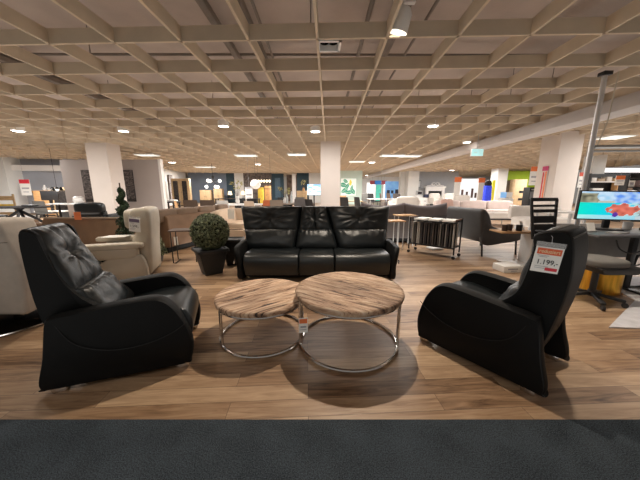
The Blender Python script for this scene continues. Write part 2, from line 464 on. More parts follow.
def wallseg(name, p, q, z0, z1, m, t=0.12):
    p, q = Vector((p[0], p[1], 0)), Vector((q[0], q[1], 0)); L = (q-p).length; a = math.atan2(q.y-p.y, q.x-p.x)
    n = Vector((-math.sin(a), math.cos(a), 0))
    c = (p+q)/2+n*t/2
    return struct(MB().box((c.x, c.y, (z0+z1)/2), (L, t, z1-z0), a).build(name, m, smooth=False))
wallseg('wall_back', (-22, YB), (22, YB), 0, CEIL+.2, OFFWHITE)
wallseg('wall_left', (-21.5, 13.5), (-9.8, 15.2), 0, CEIL+.05, GREYBLUE)
MBs = MB().box((-15.6, 14.15, 2.38), (12, 0.5, 0.28), math.atan2(1.7, 11.7)).build('trim_4', WHITE); struct(MBs)
wallseg('wall_side', (-11.6, 18.2), (-13.0, 25.9), 0, CEIL+.05, OFFWHITE)
YW = 26.0
def bx0(px): return (px-320)*(YW*CT)/FPX
for i, (a, b, m, nm) in enumerate(((189, 227, BLUEGREY, 'wall_back_blue'), (227, 235, TEAL, 'wall_back_teal'), (235, 244, OFFWHITE, 'wall_back_white'), (244, 272, STONE, 'wall_back_stone'), (297, 309, TEAL, 'wall_back_teal_panel'), (309, 322, OFFWHITE, 'wall_back_white_panel'))):
    wallseg(nm, (bx0(a), YW), (bx0(b), YW), 0, CEIL+.05, m)
# teal door frame with dark glass
xa, xb = bx0(272), bx0(284)
dd = MB().box(((xa+xb)/2, YW, 1.4), (xb-xa, .14, 2.8)).build('door_1', TEAL, smooth=False); struct(dd)
o = MB().box(((xa+xb)/2, YW-.08, 1.45), ((xb-xa)*.45, .03, 1.9)).build('door_glass', mat('door_glass_blue', (0.08, 0.13, 0.18), 0.15), dd, smooth=False)
wallseg('wall_passage', (bx0(283), YW+3), (bx0(298), YW+3), 0, CEIL, mat('passage_brown', (0.20, 0.14, 0.11), 0.8, var=0.5, scale=3))
struct(MB().box((bx0(294), YW+.1, 1.4), (.35, .2, 2.8)).build('trim_5', WHITE, smooth=False))
# white-green wall with the leaf picture
YL = 23.0
xl0, xl1 = (338-320)*YL*CT/FPX, (362-320)*YL*CT/FPX
wallseg('wall_mint', (xl0, YL), (xl1, YL), 0, CEIL+.05, mat('mint_wall', (0.60, 0.74, 0.68), 0.8, var=0.03, scale=2))
# right hand back walls
YR = 24.5
def rx(px, D=YR): return (px-320)*D*CT/FPX
wallseg('wall_right_grey', (rx(417), YR), (rx(457), YR), 0, CEIL+.05, mat('right_grey_wall', (0.42, 0.44, 0.47), 0.8, var=0.04, scale=2))
wallseg('wall_right_green', (rx(503, 21.5), 21.5), (rx(541, 21.5), 21.5), 0, CEIL-.1, GREEN)
wallseg('wall_right_green_return', (rx(529, 21.5), 20.4), (rx(529, 21.5)+.02, 21.5), 0, CEIL-.1, GREEN)
wallseg('wall_right_dark', (rx(585, 14.5), 14.5), (rx(665, 14.5), 14.5), 0, 2.45, mat('dark_fascia', (0.05, 0.052, 0.058), 0.8))
struct(MB().box((rx(640, 14.3), 14.3, 2.28), (6, .25, .22)).build('trim_6', mat('lit_fascia', (0.9, 0.9, 0.9), 0.5, emit=0.9), smooth=False))

# columns
def column(name, x0, x1, y0, y1, m=COLUMN, z=CEIL+.1):
    c = MB().box(((x0+x1)/2, (y0+y1)/2, z/2), (x1-x0, y1-y0, z))
    b = c.build(name, m, smooth=False); struct(b); return b
column('wall_column_left', -8.18, -7.45, 9.5, 10.15)
column('wall_column_centre', 0.02, 0.70, 9.3, 9.9)
rc = column('wall_column_right', 7.12, 7.8, 8.1, 8.8)
column('wall_column_far', rx(407, 23.5), rx(417.5, 23.5), 23.3, 24.2, OFFWHITE)
column('wall_column_far_narrow', rx(401, 24), rx(406, 24), 24.2, 24.8, OFFWHITE)
column('wall_column_green', rx(495, 20.5), rx(505, 20.5), 20.4, 21.2, OFFWHITE)
column('wall_column_shop', rx(588, 13), rx(601, 13), 13, 13.5, OFFWHITE)
column('wall_pilaster_left', -17.0, -15.9, 13.55, 14.5, OFFWHITE)
# grey partition behind the left column, with two pictures
pm = struct(MB().box((-8.58, 11.05, 1.23), (4.06, 0.10, 2.46)).build('wall_partition', GREYWALL, smooth=False))
struct(MB().box((-6.52, 11.02, 1.24), (0.10, 0.18, 2.48)).build('trim_7', WHITE, smooth=False))

print('setting done')
# ------------------------------------------------------------------ relax armchairs
def tuft(v0, depth=0.035, n=9, seed=0, seam=True, fold=0.012, low=-1.0):
    def fn(x, v):
        dx, dv = x, (v-v0)*0.9
        r = math.hypot(dx, dv); a = math.atan2(dv, dx)
        ph = noise.noise(Vector((math.cos(a)*1.3, math.sin(a)*1.3, seed)))*2.2
        e = -depth*math.exp(-(r/0.22)**2)
        e += fold*math.cos(n*a+ph*2.0)*math.exp(-((r-0.42)/0.33)**2)
        e += 0.007*noise.noise(Vector((x*4+seed, v*3, 0.3)))
        if seam: e += -0.014*math.exp(-(x/0.035)**2)
        # gather ripples along the lower seam
        e += 0.006*math.sin(x*34+seed)*math.exp(-((v+1)/0.25)**2)
        return e
    return fn
def ripple(seed, amp=0.006):
    def fn(x, v):
        return amp*math.sin(x*26+seed+noise.noise(Vector((x*3, v*2, seed)))*3)*math.exp(-((v-0.7)/0.5)**2)+0.006*noise.noise(Vector((x*3+seed, v*3, 1.7)))
    return fn

def make_armchair(label, lean=0.0, wide=0.0):
    t = thing('recliner_armchair', label, 'armchair')
    W = 0.325
    side = spline([(0.03,0.035),(0.42,0.035),(0.80,0.035),(0.845,0.06),(0.866,0.18),(0.848,0.29),(0.808,0.40),(0.755,0.49),(0.69,0.540),(0.60,0.550),(0.42,0.535),(0.24,0.516),(0.12,0.500),(0.082,0.465),(0.045,0.25),(0.008,0.10),(0.012,0.05)], 4)
    cx, cz = 0.44, 0.30
    for sg in (-1, 1):
        m = MB()
        # lofted panel: rounded towards both faces, leaning out a little at the floor
        n = len(side); lay = [(-1, .955), (-.72, .985), (-.3, 1.0), (.3, 1.0), (.72, .985), (1, .955)]
        vs = []; fs = []
        for (k, sc) in lay:
            for p in side:
                x = cx+(p.x-cx)*(1-(1-sc)*.55); z = cz+(p.y-cz)*(1-(1-sc)*.9)
                th = 0.042+0.012*max(0, (z-0.3)/0.25)
                tilt = -0.02*max(0, min(1, (z-0.05)/0.5))
                vs.append((x, sg*(W-0.045+tilt)+k*th, z))
        for l in range(len(lay)-1):
            for i in range(n):
                j = (i+1) % n; fs.append((l*n+i, l*n+j, (l+1)*n+j, (l+1)*n+i))
        fs.append(tuple(range(n))); fs.append(tuple(range((len(lay)-1)*n, len(lay)*n))[::-1])
        m.add(vs, fs)
        pn = m.build('armrest_panel', LEATHER_D, t, angle=60)
        yo = sg*(W-0.003)
        arc = spline([(0.13,yo+sg*-.013,0.47),(0.20,yo-sg*.003,0.34),(0.30,yo,0.27),(0.45,yo,0.235),(0.62,yo,0.25),(0.76,yo,0.30),(0.84,yo-sg*.002,0.355)], 6, False)
        MB().tube(arc, 0.003, 6).build('curved_seam', PIPING, pn)
        e = [(cx+(p.x-cx)*0.978, sg*(W-0.006-0.02*max(0, min(1, (p.y-.05)/.5))), cz+(p.y-cz)*0.963) for p in side[32:]+side[:1]]
        MB().tube([(x, y, z) for x, y, z in e[3:]], 0.0035, 5).build('edge_piping', PIPING, pn)
        MB().frust((0.09, sg*(W-0.05), 0.0), (0.07, 0.05), (0.09, 0.06), 0.04).build('foot', CHROME, pn, bevel=0.005)
        MB().frust((0.79, sg*(W-0.05), 0.0), (0.07, 0.05), (0.09, 0.06), 0.04).build('foot', CHROME, pn, bevel=0.005)
    # seat
    seat = spline([(0.24,0.20),(0.52,0.14),(0.78,0.14),(0.835,0.17),(0.865,0.28),(0.855,0.36),(0.80,0.425),(0.66,0.445),(0.45,0.41),(0.28,0.375)], 5)
    MB().extr([(p.x, p.y) for p in seat], -0.238, 0.238).build('seat', LEATHER, t, bevel=0.02, seg=3, angle=50)
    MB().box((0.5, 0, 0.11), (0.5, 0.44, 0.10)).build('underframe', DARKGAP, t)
    # back shell, tapered below
    sh = spline([(0.0+lean*.25,1.0),(0.0,0.8),(0.02,0.55),(0.07,0.30),(0.13,0.13),(0.20,0.13),(0.30,0.30),(0.40,0.40),(0.345,0.50),(0.24+lean*.1,0.60),(0.155+lean*.45,0.74),(0.108+lean*.7,0.90),(0.085+lean*.9,0.985),(0.04+lean*.6,1.018)], 4)
    vs = []; fs = []; n = len(sh); lay = [(-1, .94, 0), (-.93, .985, 0), (-.86, 1, 0), (-.78, 1, 1), (.78, 1, 1), (.86, 1, 0), (.93, .985, 0), (1, .94, 0)]
    for k, sc, rec in lay:
        for ip, p in enumerate(sh):
            p = p.copy()
            if rec and ip > 26 and p.y > .45: p.x -= .055*min(1, (p.y-.45)/.1)*min(1, max(0, (1.03-p.y)/.06))
            hw = 0.232+(wide-0.026)*max(0, (p.y-.5)/.5)-0.03*max(0, (.35-p.y)/.3)
            ccx = 0.06+0.10*max(0, 1-p.y)
            vs.append((ccx+(p.x-ccx)*(1-(1-sc)*1.4), k*hw, 0.6+(p.y-0.6)*(1-(1-sc)*.35)))
    for l in range(len(lay)-1):
        for i in range(n):
            j = (i+1) % n; fs.append((l*n+i, l*n+j, (l+1)*n+j, (l+1)*n+i))
    fs.append(tuple(range(n))); fs.append(tuple(range((len(lay)-1)*n, len(lay)*n))[::-1])
    b = MB().add(vs, fs).build('back_shell', LEATHER_D, t, angle=60)
    MB().tube(spline([(0.002+lean*.2,-0.19-wide,0.985),(-0.006+lean*.2,0,0.99),(0.002+lean*.2,0.19+wide,0.985)], 6, False), 0.005, 6).build('top_piping', PIPING, b)
    # cushions on the front of the shell
    a0, a1 = Vector((0.215+lean*.1, 0, 0.615)), Vector((0.035+lean*.8, 0, 1.015))
    ay = (a1-a0).normalized(); ax = Vector((0,-1,0)); an = ax.cross(ay)*-1
    if an.x < 0: an = -an
    MB().cushion((a0+a1)/2-an*0.022, ax, ay, an, 0.43, (a1-a0).length+.02, 0.066, 0.385+1.6*wide, tuft(0.1, 0.04, 7, 2.0, fold=0.009), 36, 36, 5).build('headrest_cushion', LEATHER, t, angle=80)
    a0, a1 = Vector((0.37, 0, 0.395)), Vector((0.232, 0, 0.635))
    ay = (a1-a0).normalized(); an = ax.cross(ay)
    if an.x < 0: an = -an
    MB().cushion((a0+a1)/2-an*0.035, ax, ay, an, 0.44, (a1-a0).length+.02, 0.08, 0.42+1.4*wide, ripple(1.0), 30, 24, 5).build('lumbar_cushion', LEATHER, t, angle=80)
    return t
lc = make_armchair('black leather recliner armchair left of the round tables, turned to the right')
lc.location = (-1.82, 1.675, 0); lc.rotation_euler = (0, 0, math.radians(19.5))
rcx = make_armchair('black leather recliner armchair with the orange price tag, seen from behind', 0.125, 0.02)
rcx.location = (1.585, 1.522, 0); rcx.rotation_euler = (0, 0, math.radians(127))

# ------------------------------------------------------------------ price tags
def price_tag(label, loc, rz, w, h, head, headtxt, headcol, price, extra, rx_=0.0, cat='price tag', red=False):
    t = thing('price_tag', label, cat, loc, rz)
    M = Matrix.Rotation(rx_, 4, 'X')
    c = MB().box((0,0,0), (w, 0.003, h)).build('card', PAPER, t, smooth=False)
    k = MB().box((0,-0.0022, h*.5-h*.17), (w*.88, 0.001, h*.24)).build('header', head, c, smooth=False)
    if headtxt: text(headtxt, 'header_text', headcol, c, (0,-0.0034, h*.5-h*.17), h*.2, (PI/2,0,0), 0.95)
    text(price, 'price_text', INK, c, (w*.02,-0.0034,-h*.1), h*.27, (PI/2,0,0), 1.0)
    for x, z, ww in ((-.18,.16,.42),(-.18,.11,.30),(-.15,-.27,.5),(-.2,-.34,.4)):
        MB().box((w*x,-0.0022,h*z), (w*ww,.001,h*.018)).build('small_print', INKG, c, smooth=False)
    if red: MB().box((w*.22,-0.0023,-h*.36), (w*.44,.001,h*.12)).build('red_strip', RED, c, smooth=False)
    MB().box((0,0.001,h*.5+.012), (w*1.06,.0015,.026)).build('clear_holder', CLEAR, t, smooth=False)
    MB().tube([(0,0,h*.5+.02),(0.0,0.008,h*.5+.05),(0,0.02,h*.5+.055)], .0012, 5).build('string', INKG, t)
    c.rotation_euler = (rx_, 0, 0.0)
    return t
p = P(547, 260, 1.245)
tg = price_tag('reduziert price card 1.199,- hanging on the back of the right armchair', p, math.radians(-14), 0.118, 0.128, REDORANGE, 'reduziert', CREAMTXT, '1.199,-', None, red=True)
tg.rotation_euler = (0, math.radians(6), math.radians(-14))

# ------------------------------------------------------------------ three seat sofa
def make_sofa():
    t = thing('three_seat_sofa', 'black leather three-seat recliner sofa behind the round tables', 'sofa', (-0.045, 3.42, 0))
    # local: x right, y back, z up, front face of the seats at y=0
    secs = [(-0.995, -0.25, -1.065, -0.345, -1.20, -0.245), (-0.24, 0.24, -0.335, 0.33, -0.24, 0.14), (0.25, 1.0, 0.34, 1.04, 0.145, 1.145)]
    MB().box((0.0, 0.42, 0.13), (1.98, 0.72, 0.16)).build('base', LEATHER_D, t, bevel=0.02)
    for k, (x0, x1, l0, l1, t0, t1) in enumerate(secs):
        prof = spline([(0.05,0.09),(0.0,0.12),(-0.03,0.22),(-0.025,0.32),(0.03,0.385),(0.16,0.40),(0.40,0.385),(0.62,0.37),(0.62,0.20),(0.35,0.10)], 4)
        MB().extr([(p.x, p.y) for p in prof], x0, x1, 'x').build('seat_cushion', LEATHER, t, bevel=0.022, seg=3, angle=50)
        # lumbar
        f = 0.44
        a0 = Vector(((l0+l1)/2, 0.47, 0.37)); m0, m1 = l0+(t0-l0)*f, l1+(t1-l1)*f
        a1 = Vector(((m0+m1)/2, 0.585, 0.635))
        ay = (a1-a0).normalized()
        an = Vector((0, -1, 0)); an = (an-ay*an.dot(ay)).normalized(); ax = Vector((1,0,0))
        L = (a1-a0).length
        MB().cushion((a0+a1)/2, (a1-a0).normalized().cross(an)*0+Vector((1,0,0)), ay, an, l1-l0-.006, L+.03, 0.10, m1-m0-.006, ripple(k*2.0+.5, .006), 36, 26, 6, bulge=.03).build('lumbar_cushion', LEATHER, t, angle=80)
        b0, b1 = a1+Vector((0,-0.005,-0.015)), Vector(((t0+t1)/2, 0.70, 0.985))
        ay = (b1-b0).normalized(); an = Vector((0,-1,0)); an = (an-ay*an.dot(ay)).normalized()
        MB().cushion((b0+b1)/2, ax, ay, an, m1-m0-.006, (b1-b0).length+.02, 0.085, t1-t0-.006, tuft(0.05, 0.05 if k != 1 else .03, 10, k*3.1, fold=0.013), 44, 36, 6, bulge=.02).build('back_cushion', LEATHER, t, angle=80)
    vs = [(x*kx+cx_, y, z) for kx, cx_ in ((1, 0),) for x, y, z in ((-1.02,.50,.20),(-1.02,.80,.20),(-1.20,.84,.99),(-1.20,.73,.99),(1.0,.50,.20),(1.0,.80,.20),(1.145,.84,.99),(1.145,.73,.99))]
    MB().add(vs, [(0,1,2,3),(7,6,5,4),(0,4,5,1),(1,5,6,2),(2,6,7,3),(3,7,4,0)]).build('back_shell', LEATHER_D, t, bevel=0.025, seg=3)
    for sg, X in ((-1, -1.055), (1, 1.05)):
        pr = spline([(0.02,0.03),(0.40,0.03),(0.76,0.03),(0.78,0.28),(0.72,0.46),(0.45,0.50),(0.12,0.485),(0.03,0.46),(-0.01,0.38),(0.0,0.2)], 4)
        vs = []; fs = []; n = len(pr); lay = [(-.04,.95),(-.024,.99),(.024,.99),(.04,.95)]
        for kx, sc in lay:
            for p in pr:
                z = 0.27+(p.y-.27)*sc
                fl = sg*0.06*max(0, (z-0.22)/0.28)**1.6
                vs.append((X+kx+fl, 0.4+(p.x-.4)*sc, z))
        for l in range(3):
            for i in range(n):
                j = (i+1) % n; fs.append((l*n+i, l*n+j, (l+1)*n+j, (l+1)*n+i))
        fs.append(tuple(range(n))); fs.append(tuple(range(3*n, 4*n))[::-1])
        a = MB().add(vs, fs).build('armrest', LEATHER_D, t, angle=60)
        MB().ring((0,0,0), 0.022, 0.006, 20, 6).build('release_loop', CHROME, a).matrix_local = Matrix.Translation((X+sg*.085, 0.06, 0.27)) @ Matrix.Rotation(PI/2, 4, 'Y')
        for y in (0.06, 0.70):
            MB().cyl((X, y, 0), 0.022, 0.035, 14).build('foot', CHROME, a)
    return t
make_sofa()

# ------------------------------------------------------------------ round tables
def round_table(label, c, r, z, th, m, seed, lean):
    t = thing('round_coffee_table', label, 'coffee table', (c[0], c[1], 0))
    rnd = random.Random(seed); N = 96; vs = []; fs = []
    rings = [(0, z), (.5, z), (.8, z), (.94, z), (.985, z-.003), (1.0, z-.012), (1.0, z-th*.5), (.995, z-th+.008), (.98, z-th), (0.5, z-th), (0, z-th)]
    for q, zz in rings:
        for k in range(N):
            a = 2*PI*k/N
            j = 1+0.010*noise.noise(Vector((math.cos(a)*9, math.sin(a)*9, seed)))+0.006*noise.noise(Vector((math.cos(a)*22, math.sin(a)*22, seed+4)))
            R = max(1e-4, r*q*(j if q > .9 else 1))
            x, y = R*math.cos(a), R*math.sin(a)
            u = (-math.sin(lean)*x+math.cos(lean)*y)
            dz = (0.004*noise.noise(Vector((u*16, (x*math.cos(lean)+y*math.sin(lean))*2, seed))) if zz > z-th*.4 else 0)
            vs.append((x, y, zz+dz))
    n = len(rings)
    for i in range(n-1):
        for k in range(N):
            l = (k+1) % N; fs.append((i*N+k, i*N+l, (i+1)*N+l, (i+1)*N+k))
    MB().add(vs, fs).build('tabletop', m, t, angle=50)
    R = r*.93
    MB().ring((0,0,z-th-.013), R, .012, 64, 8).build('top_ring', CHROME, t)
    MB().ring((0,0,.0125), R, .0125, 64, 8).build('floor_ring', CHROME, t)
    return t, R, z-th
def add_legs(t, R, z, angs):
    for a in angs:
        a = math.radians(a)
        MB().tube([(R*math.cos(a), R*math.sin(a), .012), (R*math.cos(a), R*math.sin(a), z-.012)], .0125, 10).build('leg', CHROME, t)
T1 = (0.235, 2.005); T2 = (-0.50, 2.115)
t1, R1, z1 = round_table('larger round coffee table with weathered wood top and chrome ring base', T1, .432, .47, .045, reclaimed_mat('weathered_wood_large', math.radians(-33), 0.98), 1, math.radians(-33))
add_legs(t1, R1, z1, (-168, -14, 88))
t2, R2, z2 = round_table('smaller round coffee table tucked under the edge of the larger one', T2, .385, .38, .042, reclaimed_mat('weathered_wood_small', math.radians(38), 1.22), 5, math.radians(38))
add_legs(t2, R2, z2, (-143, 85, -15))
# tag hanging at the larger table
p = P(303.5, 324, 1.845)
tg2 = thing('price_tag', 'small orange and white price tag hanging below the larger round table', 'price tag', (p.x, p.y-.02, p.z), math.radians(8))
MB().box((0,0,0), (.068,.003,.122)).build('card', PAPER, tg2, smooth=False)
MB().box((0,-.002,.035), (.06,.0015,.036)).build('header', ORANGE, tg2, smooth=False)
MB().box((0,-.002,-.012), (.045,.0015,.014)).build('price_line', INKG, tg2, smooth=False); MB().box((0,-.002,-.035), (.05,.0015,.005)).build('small_print', INKG, tg2, smooth=False)
MB().tube([(0,0,.06),(0.004,.01,.085),(0,.012,.11)], .0015, 5).build('string', INKG, tg2)

# ------------------------------------------------------------------ far-left greige swivel sofa
t = thing('swivel_armchair', 'greige upholstered swivel armchair with its back turned, at the left edge', 'armchair', (-3.28, 2.42, 0))
bk = [(-.62,.16),(-.74,1.0),(.62,1.0),(.735,.62),(.70,.16)]
vs = [(x, -.30+.0, z) for x, z in bk]+[(x*.92, .05, z) for x, z in bk]
MB().add(vs, [(0,1,2,3,4),(9,8,7,6,5)]+[(i, i+5, (i+1)%5+5, (i+1)%5) for i in range(5)]).build('backrest', GREIGE, t, bevel=.04, seg=3)
MB().pillow((-.12, .25, .34), (.9, .46, .30)).build('seat', GREIGE, t)
MB().pillow((-.62, .25, .42), (.16, .50, .48)).build('armrest', GREIGE, t)
MB().pillow((.52, .25, .42), (.16, .50, .48)).build('armrest', GREIGE, t)
MB().tube([(.30,-.305,.17),(.27,-.306,.55),(.25,-.306,.80)], .004, 6).tube([(-.70,-.305,.80),(0,-.306,.80),(.25,-.306,.80),(.68,-.303,.82)], .003, 6).build('back_seam', mat('seam_dark', (.14,.125,.11), .9), t)
MB().lathe([(0.56,0),(0.60,.004),(0.60,.018),(0.585,.024),(0,.026)], (0.12, .06, 0), 64).build('disc_base', mat('smoked_chrome', (.06,.06,.065), .12, 1.0, var=.05), t)
MB().ring((0.12, .06, .016), .602, .009, 72, 6).build('disc_rim', CHROME, t)
MB().cyl((0.12, .12, .02), .045, .24).build('pedestal', CHROME, t)
MB().tube([(.22,-.24,.02),(.22,-.24,.2)], .015).build('leg', CHROME, t)

# ------------------------------------------------------------------ cream recliner behind the left armchair
t = thing('cream_recliner', 'cream leather recliner with a purple and white price card, behind the left armchair', 'armchair', (-2.54, 3.72, 0), math.radians(199))
# local +x = facing direction
pb = spline([(-.13,1.0),(-.16,.85),(-.13,.5),(-.10,.12),(.02,.10),(.20,.30),(.14,.50),(.05,.66),(.06,.80),(.08,.93),(.03,1.0)], 4)
MB().extr([(p.x,p.y) for p in pb], -.27, .27).build('backrest', CREAM, t, bevel=.05, seg=3, angle=50)
MB().pillow((.09,0,.86), (.16,.5,.26)).build('headrest', CREAM, t)
MB().pillow((.40,0,.40), (.66,.50,.18)).build('seat', CREAM, t)
for sg in (-1, 1):
    ar = MB().pillow((.33, sg*.335, .525), (.78,.13,.085)).build('armrest', CREAM, t)
    MB().pillow((.30, sg*.335, .43), (.60,.11,.15)).build('armrest_roll', CREAM, ar)
    pr = spline([(-.06,.03),(.25,.03),(.62,.03),(.55,.18),(.45,.30),(.30,.38),(.10,.40),(-.04,.36)], 4)
    MB().extr([(p.x,p.y) for p in pr], sg*.335-.045, sg*.335+.045).build('side_panel', CREAM, ar, bevel=.02)
MB().pillow((.70,0,.24), (.10,.48,.34)).build('footrest', CREAM, t)
MB().box((.3,0,.06), (.6,.5,.12)).build('base', BLACKP, t, bevel=.01)
MB().ball((.52,.385,.38), .018).build('knob', BLACK, t)
p = P(134.5, 225, 3.32)
tg3 = price_tag('purple headed white price card on the cream recliner', p, math.radians(-8), .165, .175, PURPLE, '', PAPER, '1.599,-', None)
tg3.rotation_euler = (0, math.radians(5), math.radians(-8))
# papers lying on the cream recliner's far arm
tag(MB().box((-3.02,3.80,.573), (.30,.20,.008), .15).build('brochure', PAPER, smooth=False), 'white brochure lying on the arm of the cream recliner', 'brochure')

# ------------------------------------------------------------------ plants
def planter(label, loc, w, h, rz):
    t = thing('square_planter', label, 'planter', loc, rz)
    MB().frust((0,0,0), (w*.62, w*.62), (w, w), h).build('body', PLANTER, t, bevel=.008)
    m = MB()
    for sx, sy, lx, ly in ((0,1,w*1.06,.03),(0,-1,w*1.06,.03),(1,0,.03,w*1.06),(-1,0,.03,w*1.06)):
        m.box((sx*w*.51, sy*w*.51, h-.01), (lx, ly, .045))
    m.build('rim', BLACKP, t, bevel=.004)
    MB().box((0,0,h-.012), (w*.96, w*.96, .02)).build('soil', mat('soil', (.02,.015,.01), .95), t, smooth=False)
    return t
pl = G(209, 276)
PLC = (pl.x-.02, pl.y+.16)
planter('black woven-look planter holding the ball topiary', (PLC[0], PLC[1], 0), .40, .38, math.radians(38))
rnd = random.Random(11)
t = thing('ball_topiary', 'round clipped boxwood ball topiary beside the sofa', 'plant', (PLC[0]+.02, PLC[1], .382))
m = MB()
def pt():
    a = rnd.uniform(0, 2*PI); z = rnd.uniform(-1, 1); s = math.sqrt(1-z*z)
    d = Vector((s*math.cos(a), s*math.sin(a), z)); return d*.268*rnd.uniform(.93, 1.03)+Vector((0,0,.255)), d
leaves(m, pt, 5200, .019, rnd)
m.build('foliage', LEAF, t, smooth=False)
MB().ball((0,0,.255), .245, 24).build('inner_shade', mat('leaf_shadow', (.012,.02,.008), .9), t)  # near-black green core, shade between the leaves put into its colour
MB().cyl((0,0,-.008), .025, .1).build('trunk', STEM, t)
pl2 = (PLC[0]+.19, PLC[1]+.46)
planter('black square planter standing right behind the ball topiary', (pl2[0], pl2[1], 0),.30, .44, math.radians(4))

# small cone bush
c = G(157, 262)
t = thing('conical_bush', 'small cone-shaped potted bush beside the cream recliner', 'plant', (c.x, c.y+.06, 0))
MB().lathe([(.06,0),(.085,.13),(.08,.13),(.05,.12),(0,.12)], n=20).build('pot', mat('grey_pot', (.16,.15,.14), .8), t)
m = MB()
def pt():
    h = rnd.random()**1.3; a = rnd.uniform(0, 2*PI); r = (.135*(1-h)+.015)*rnd.uniform(.6, 1.1)
    return Vector((r*math.cos(a), r*math.sin(a), .13+h*.50)), (math.cos(a), math.sin(a), .3)
leaves(m, pt, 1300, .02, rnd); m.build('foliage', LEAF, t, smooth=False)
MB().tube([(0,0,.1),(0,0,.55)], .008).build('trunk', STEM, t)

# spiral topiary
t = thing('spiral_topiary', 'tall dark green spiral topiary in front of the brown sofa', 'plant', (-3.16, 4.19, 0))
MB().lathe([(.10,0),(.13,.22),(.12,.22),(.1,.2),(0,.2)], n=20).build('pot', BLACKP, t)
m = MB()
def pt():
    h = rnd.random(); a = h*2*PI*5.5; R = .075*(1-h)+.012; r = .095*(1-h*.65)
    b = rnd.uniform(0, 2*PI); z = rnd.uniform(-1, 1); s = math.sqrt(1-z*z)
    d = Vector((s*math.cos(b), s*math.sin(b), z))
    return Vector((R*math.cos(a), R*math.sin(a), .28+h*.98))+d*r, d
leaves(m, pt, 2600, .024, rnd); m.build('foliage', LEAF2, t, smooth=False)
MB().tube([(0,0,.2),(0,0,1.36)], .009).build('trunk', STEM, t)

# ------------------------------------------------------------------ sofas in the left middle distance
def block_sofa(name, label, loc, rz, w, d, h, seats, m, pm, arm=.18, sh=.42, cushions=True, legs=True, cat='sofa', back_t=.2, saddle=0.0, piping=None):
    """local: back face at y=0 looking to -y, seat towards +y"""
    t = thing(name, label, cat, loc, rz)
    MB().extr([(0.02,.10),(0,.5),(0.03,h-.06),(.07,h-.01),(back_t,h-.02),(back_t+.06,.35),(back_t+.06,.10)], -w/2, w/2, 'x').build('back', m, t, bevel=.03, seg=3)
    MB().box((0, d/2+.05, .20), (w-.02, d-.12, .20)).build('base', m, t, bevel=.02)
    for sg in (-1, 1):
        MB().pillow((sg*(w/2-arm/2), d/2+.05, .37), (arm, d-.08, .50), p=8).build('armrest', m, t)
    sw = (w-2*arm)/seats
    for k in range(seats):
        x = -w/2+arm+sw*(k+.5)
        MB().pillow((x, d/2+.13, .37), (sw-.01, d-.2, .18), p=6).build('seat_cushion', m, t)
        if cushions:
            M = Matrix.Rotation(-.16, 4, 'X')
            MB().pillow((x, back_t+.13, h-.12), (sw-.02, .2, .40), M=M, p=5).build('back_cushion', m, t)
    if piping: MB().bar((-w/2+.02, .03, h-.01), (w/2-.02, .03, h-.01), .025, .018).build('top_piping', piping, t)
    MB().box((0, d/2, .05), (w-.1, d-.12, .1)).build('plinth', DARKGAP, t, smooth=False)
    return t
block_sofa('brown_sofa', 'brown sofa with pale top piping, behind the cream recliner', (-4.02, 4.35, 0), 0, 1.4, .62, .80, 2, BROWN, TAN, piping=TAN, cushions=False)
block_sofa('brown_sofa', 'dark tan low sofa at the far left, left of the piped brown sofa', (-5.65, 4.9, 0), 0, 1.6, .9, .64, 2, BROWN, TAN, cushions=False)
# the curved brown corner sofa: swept back
t = thing('curved_corner_sofa', 'long curved brown corner sofa with loose back cushions, left of the beige chaise', 'sofa', (0,0,0))
path = spline([(-2.98,5.08,0),(-2.93,5.35,0),(-2.78,5.8,0),(-2.62,6.3,0),(-2.5,6.9,0),(-2.48,7.5,0)], 5, False)
def sweep(path, prof):
    vs = []; fs = []; n = len(prof)
    for i, p in enumerate(path):
        d = (path[min(i+1, len(path)-1)]-path[max(i-1, 0)]).normalized(); nn = Vector((-d.y, d.x, 0))
        for u, z in prof: vs.append(p+nn*u+Vector((0,0,z)))
    for i in range(len(path)-1):
        for k in range(n):
            l = (k+1) % n; fs.append((i*n+k, i*n+l, (i+1)*n+l, (i+1)*n+k))
    fs.append(tuple(range(n))[::-1]); fs.append(tuple(range((len(path)-1)*n, len(path)*n)))
    return MB().add(vs, fs)
sweep(path, [(0.03,.11),(0,.4),(.02,.70),(.06,.75),(.16,.75),(.22,.70),(.26,.4),(.26,.11)]).build('back', BROWN, t, bevel=.02)
sweep(path, [(.2,.11),(.2,.40),(.24,.44),(.75,.44),(.8,.40),(.8,.11)]).build('seat', BROWN, t, bevel=.02)
sweep(path, [(.06,0),(.06,.11),(.85,.11),(.85,0)]).build('plinth', DARKGAP, t, smooth=False)  # near-black sweep standing in for the base shadow under the sofa
for k in range(4):
    i = 3+k*6; p = path[i]; d = (path[i+1]-path[i-1]).normalized(); a = math.atan2(d.y, d.x)
    q = p+Vector((-d.y, d.x, 0))*.20
    MB().pillow((q.x, q.y, .74), (.62,.24,.26), a).build('back_cushion', mat('brown_cushion', (.225,.155,.105), .8, var=.1), t)

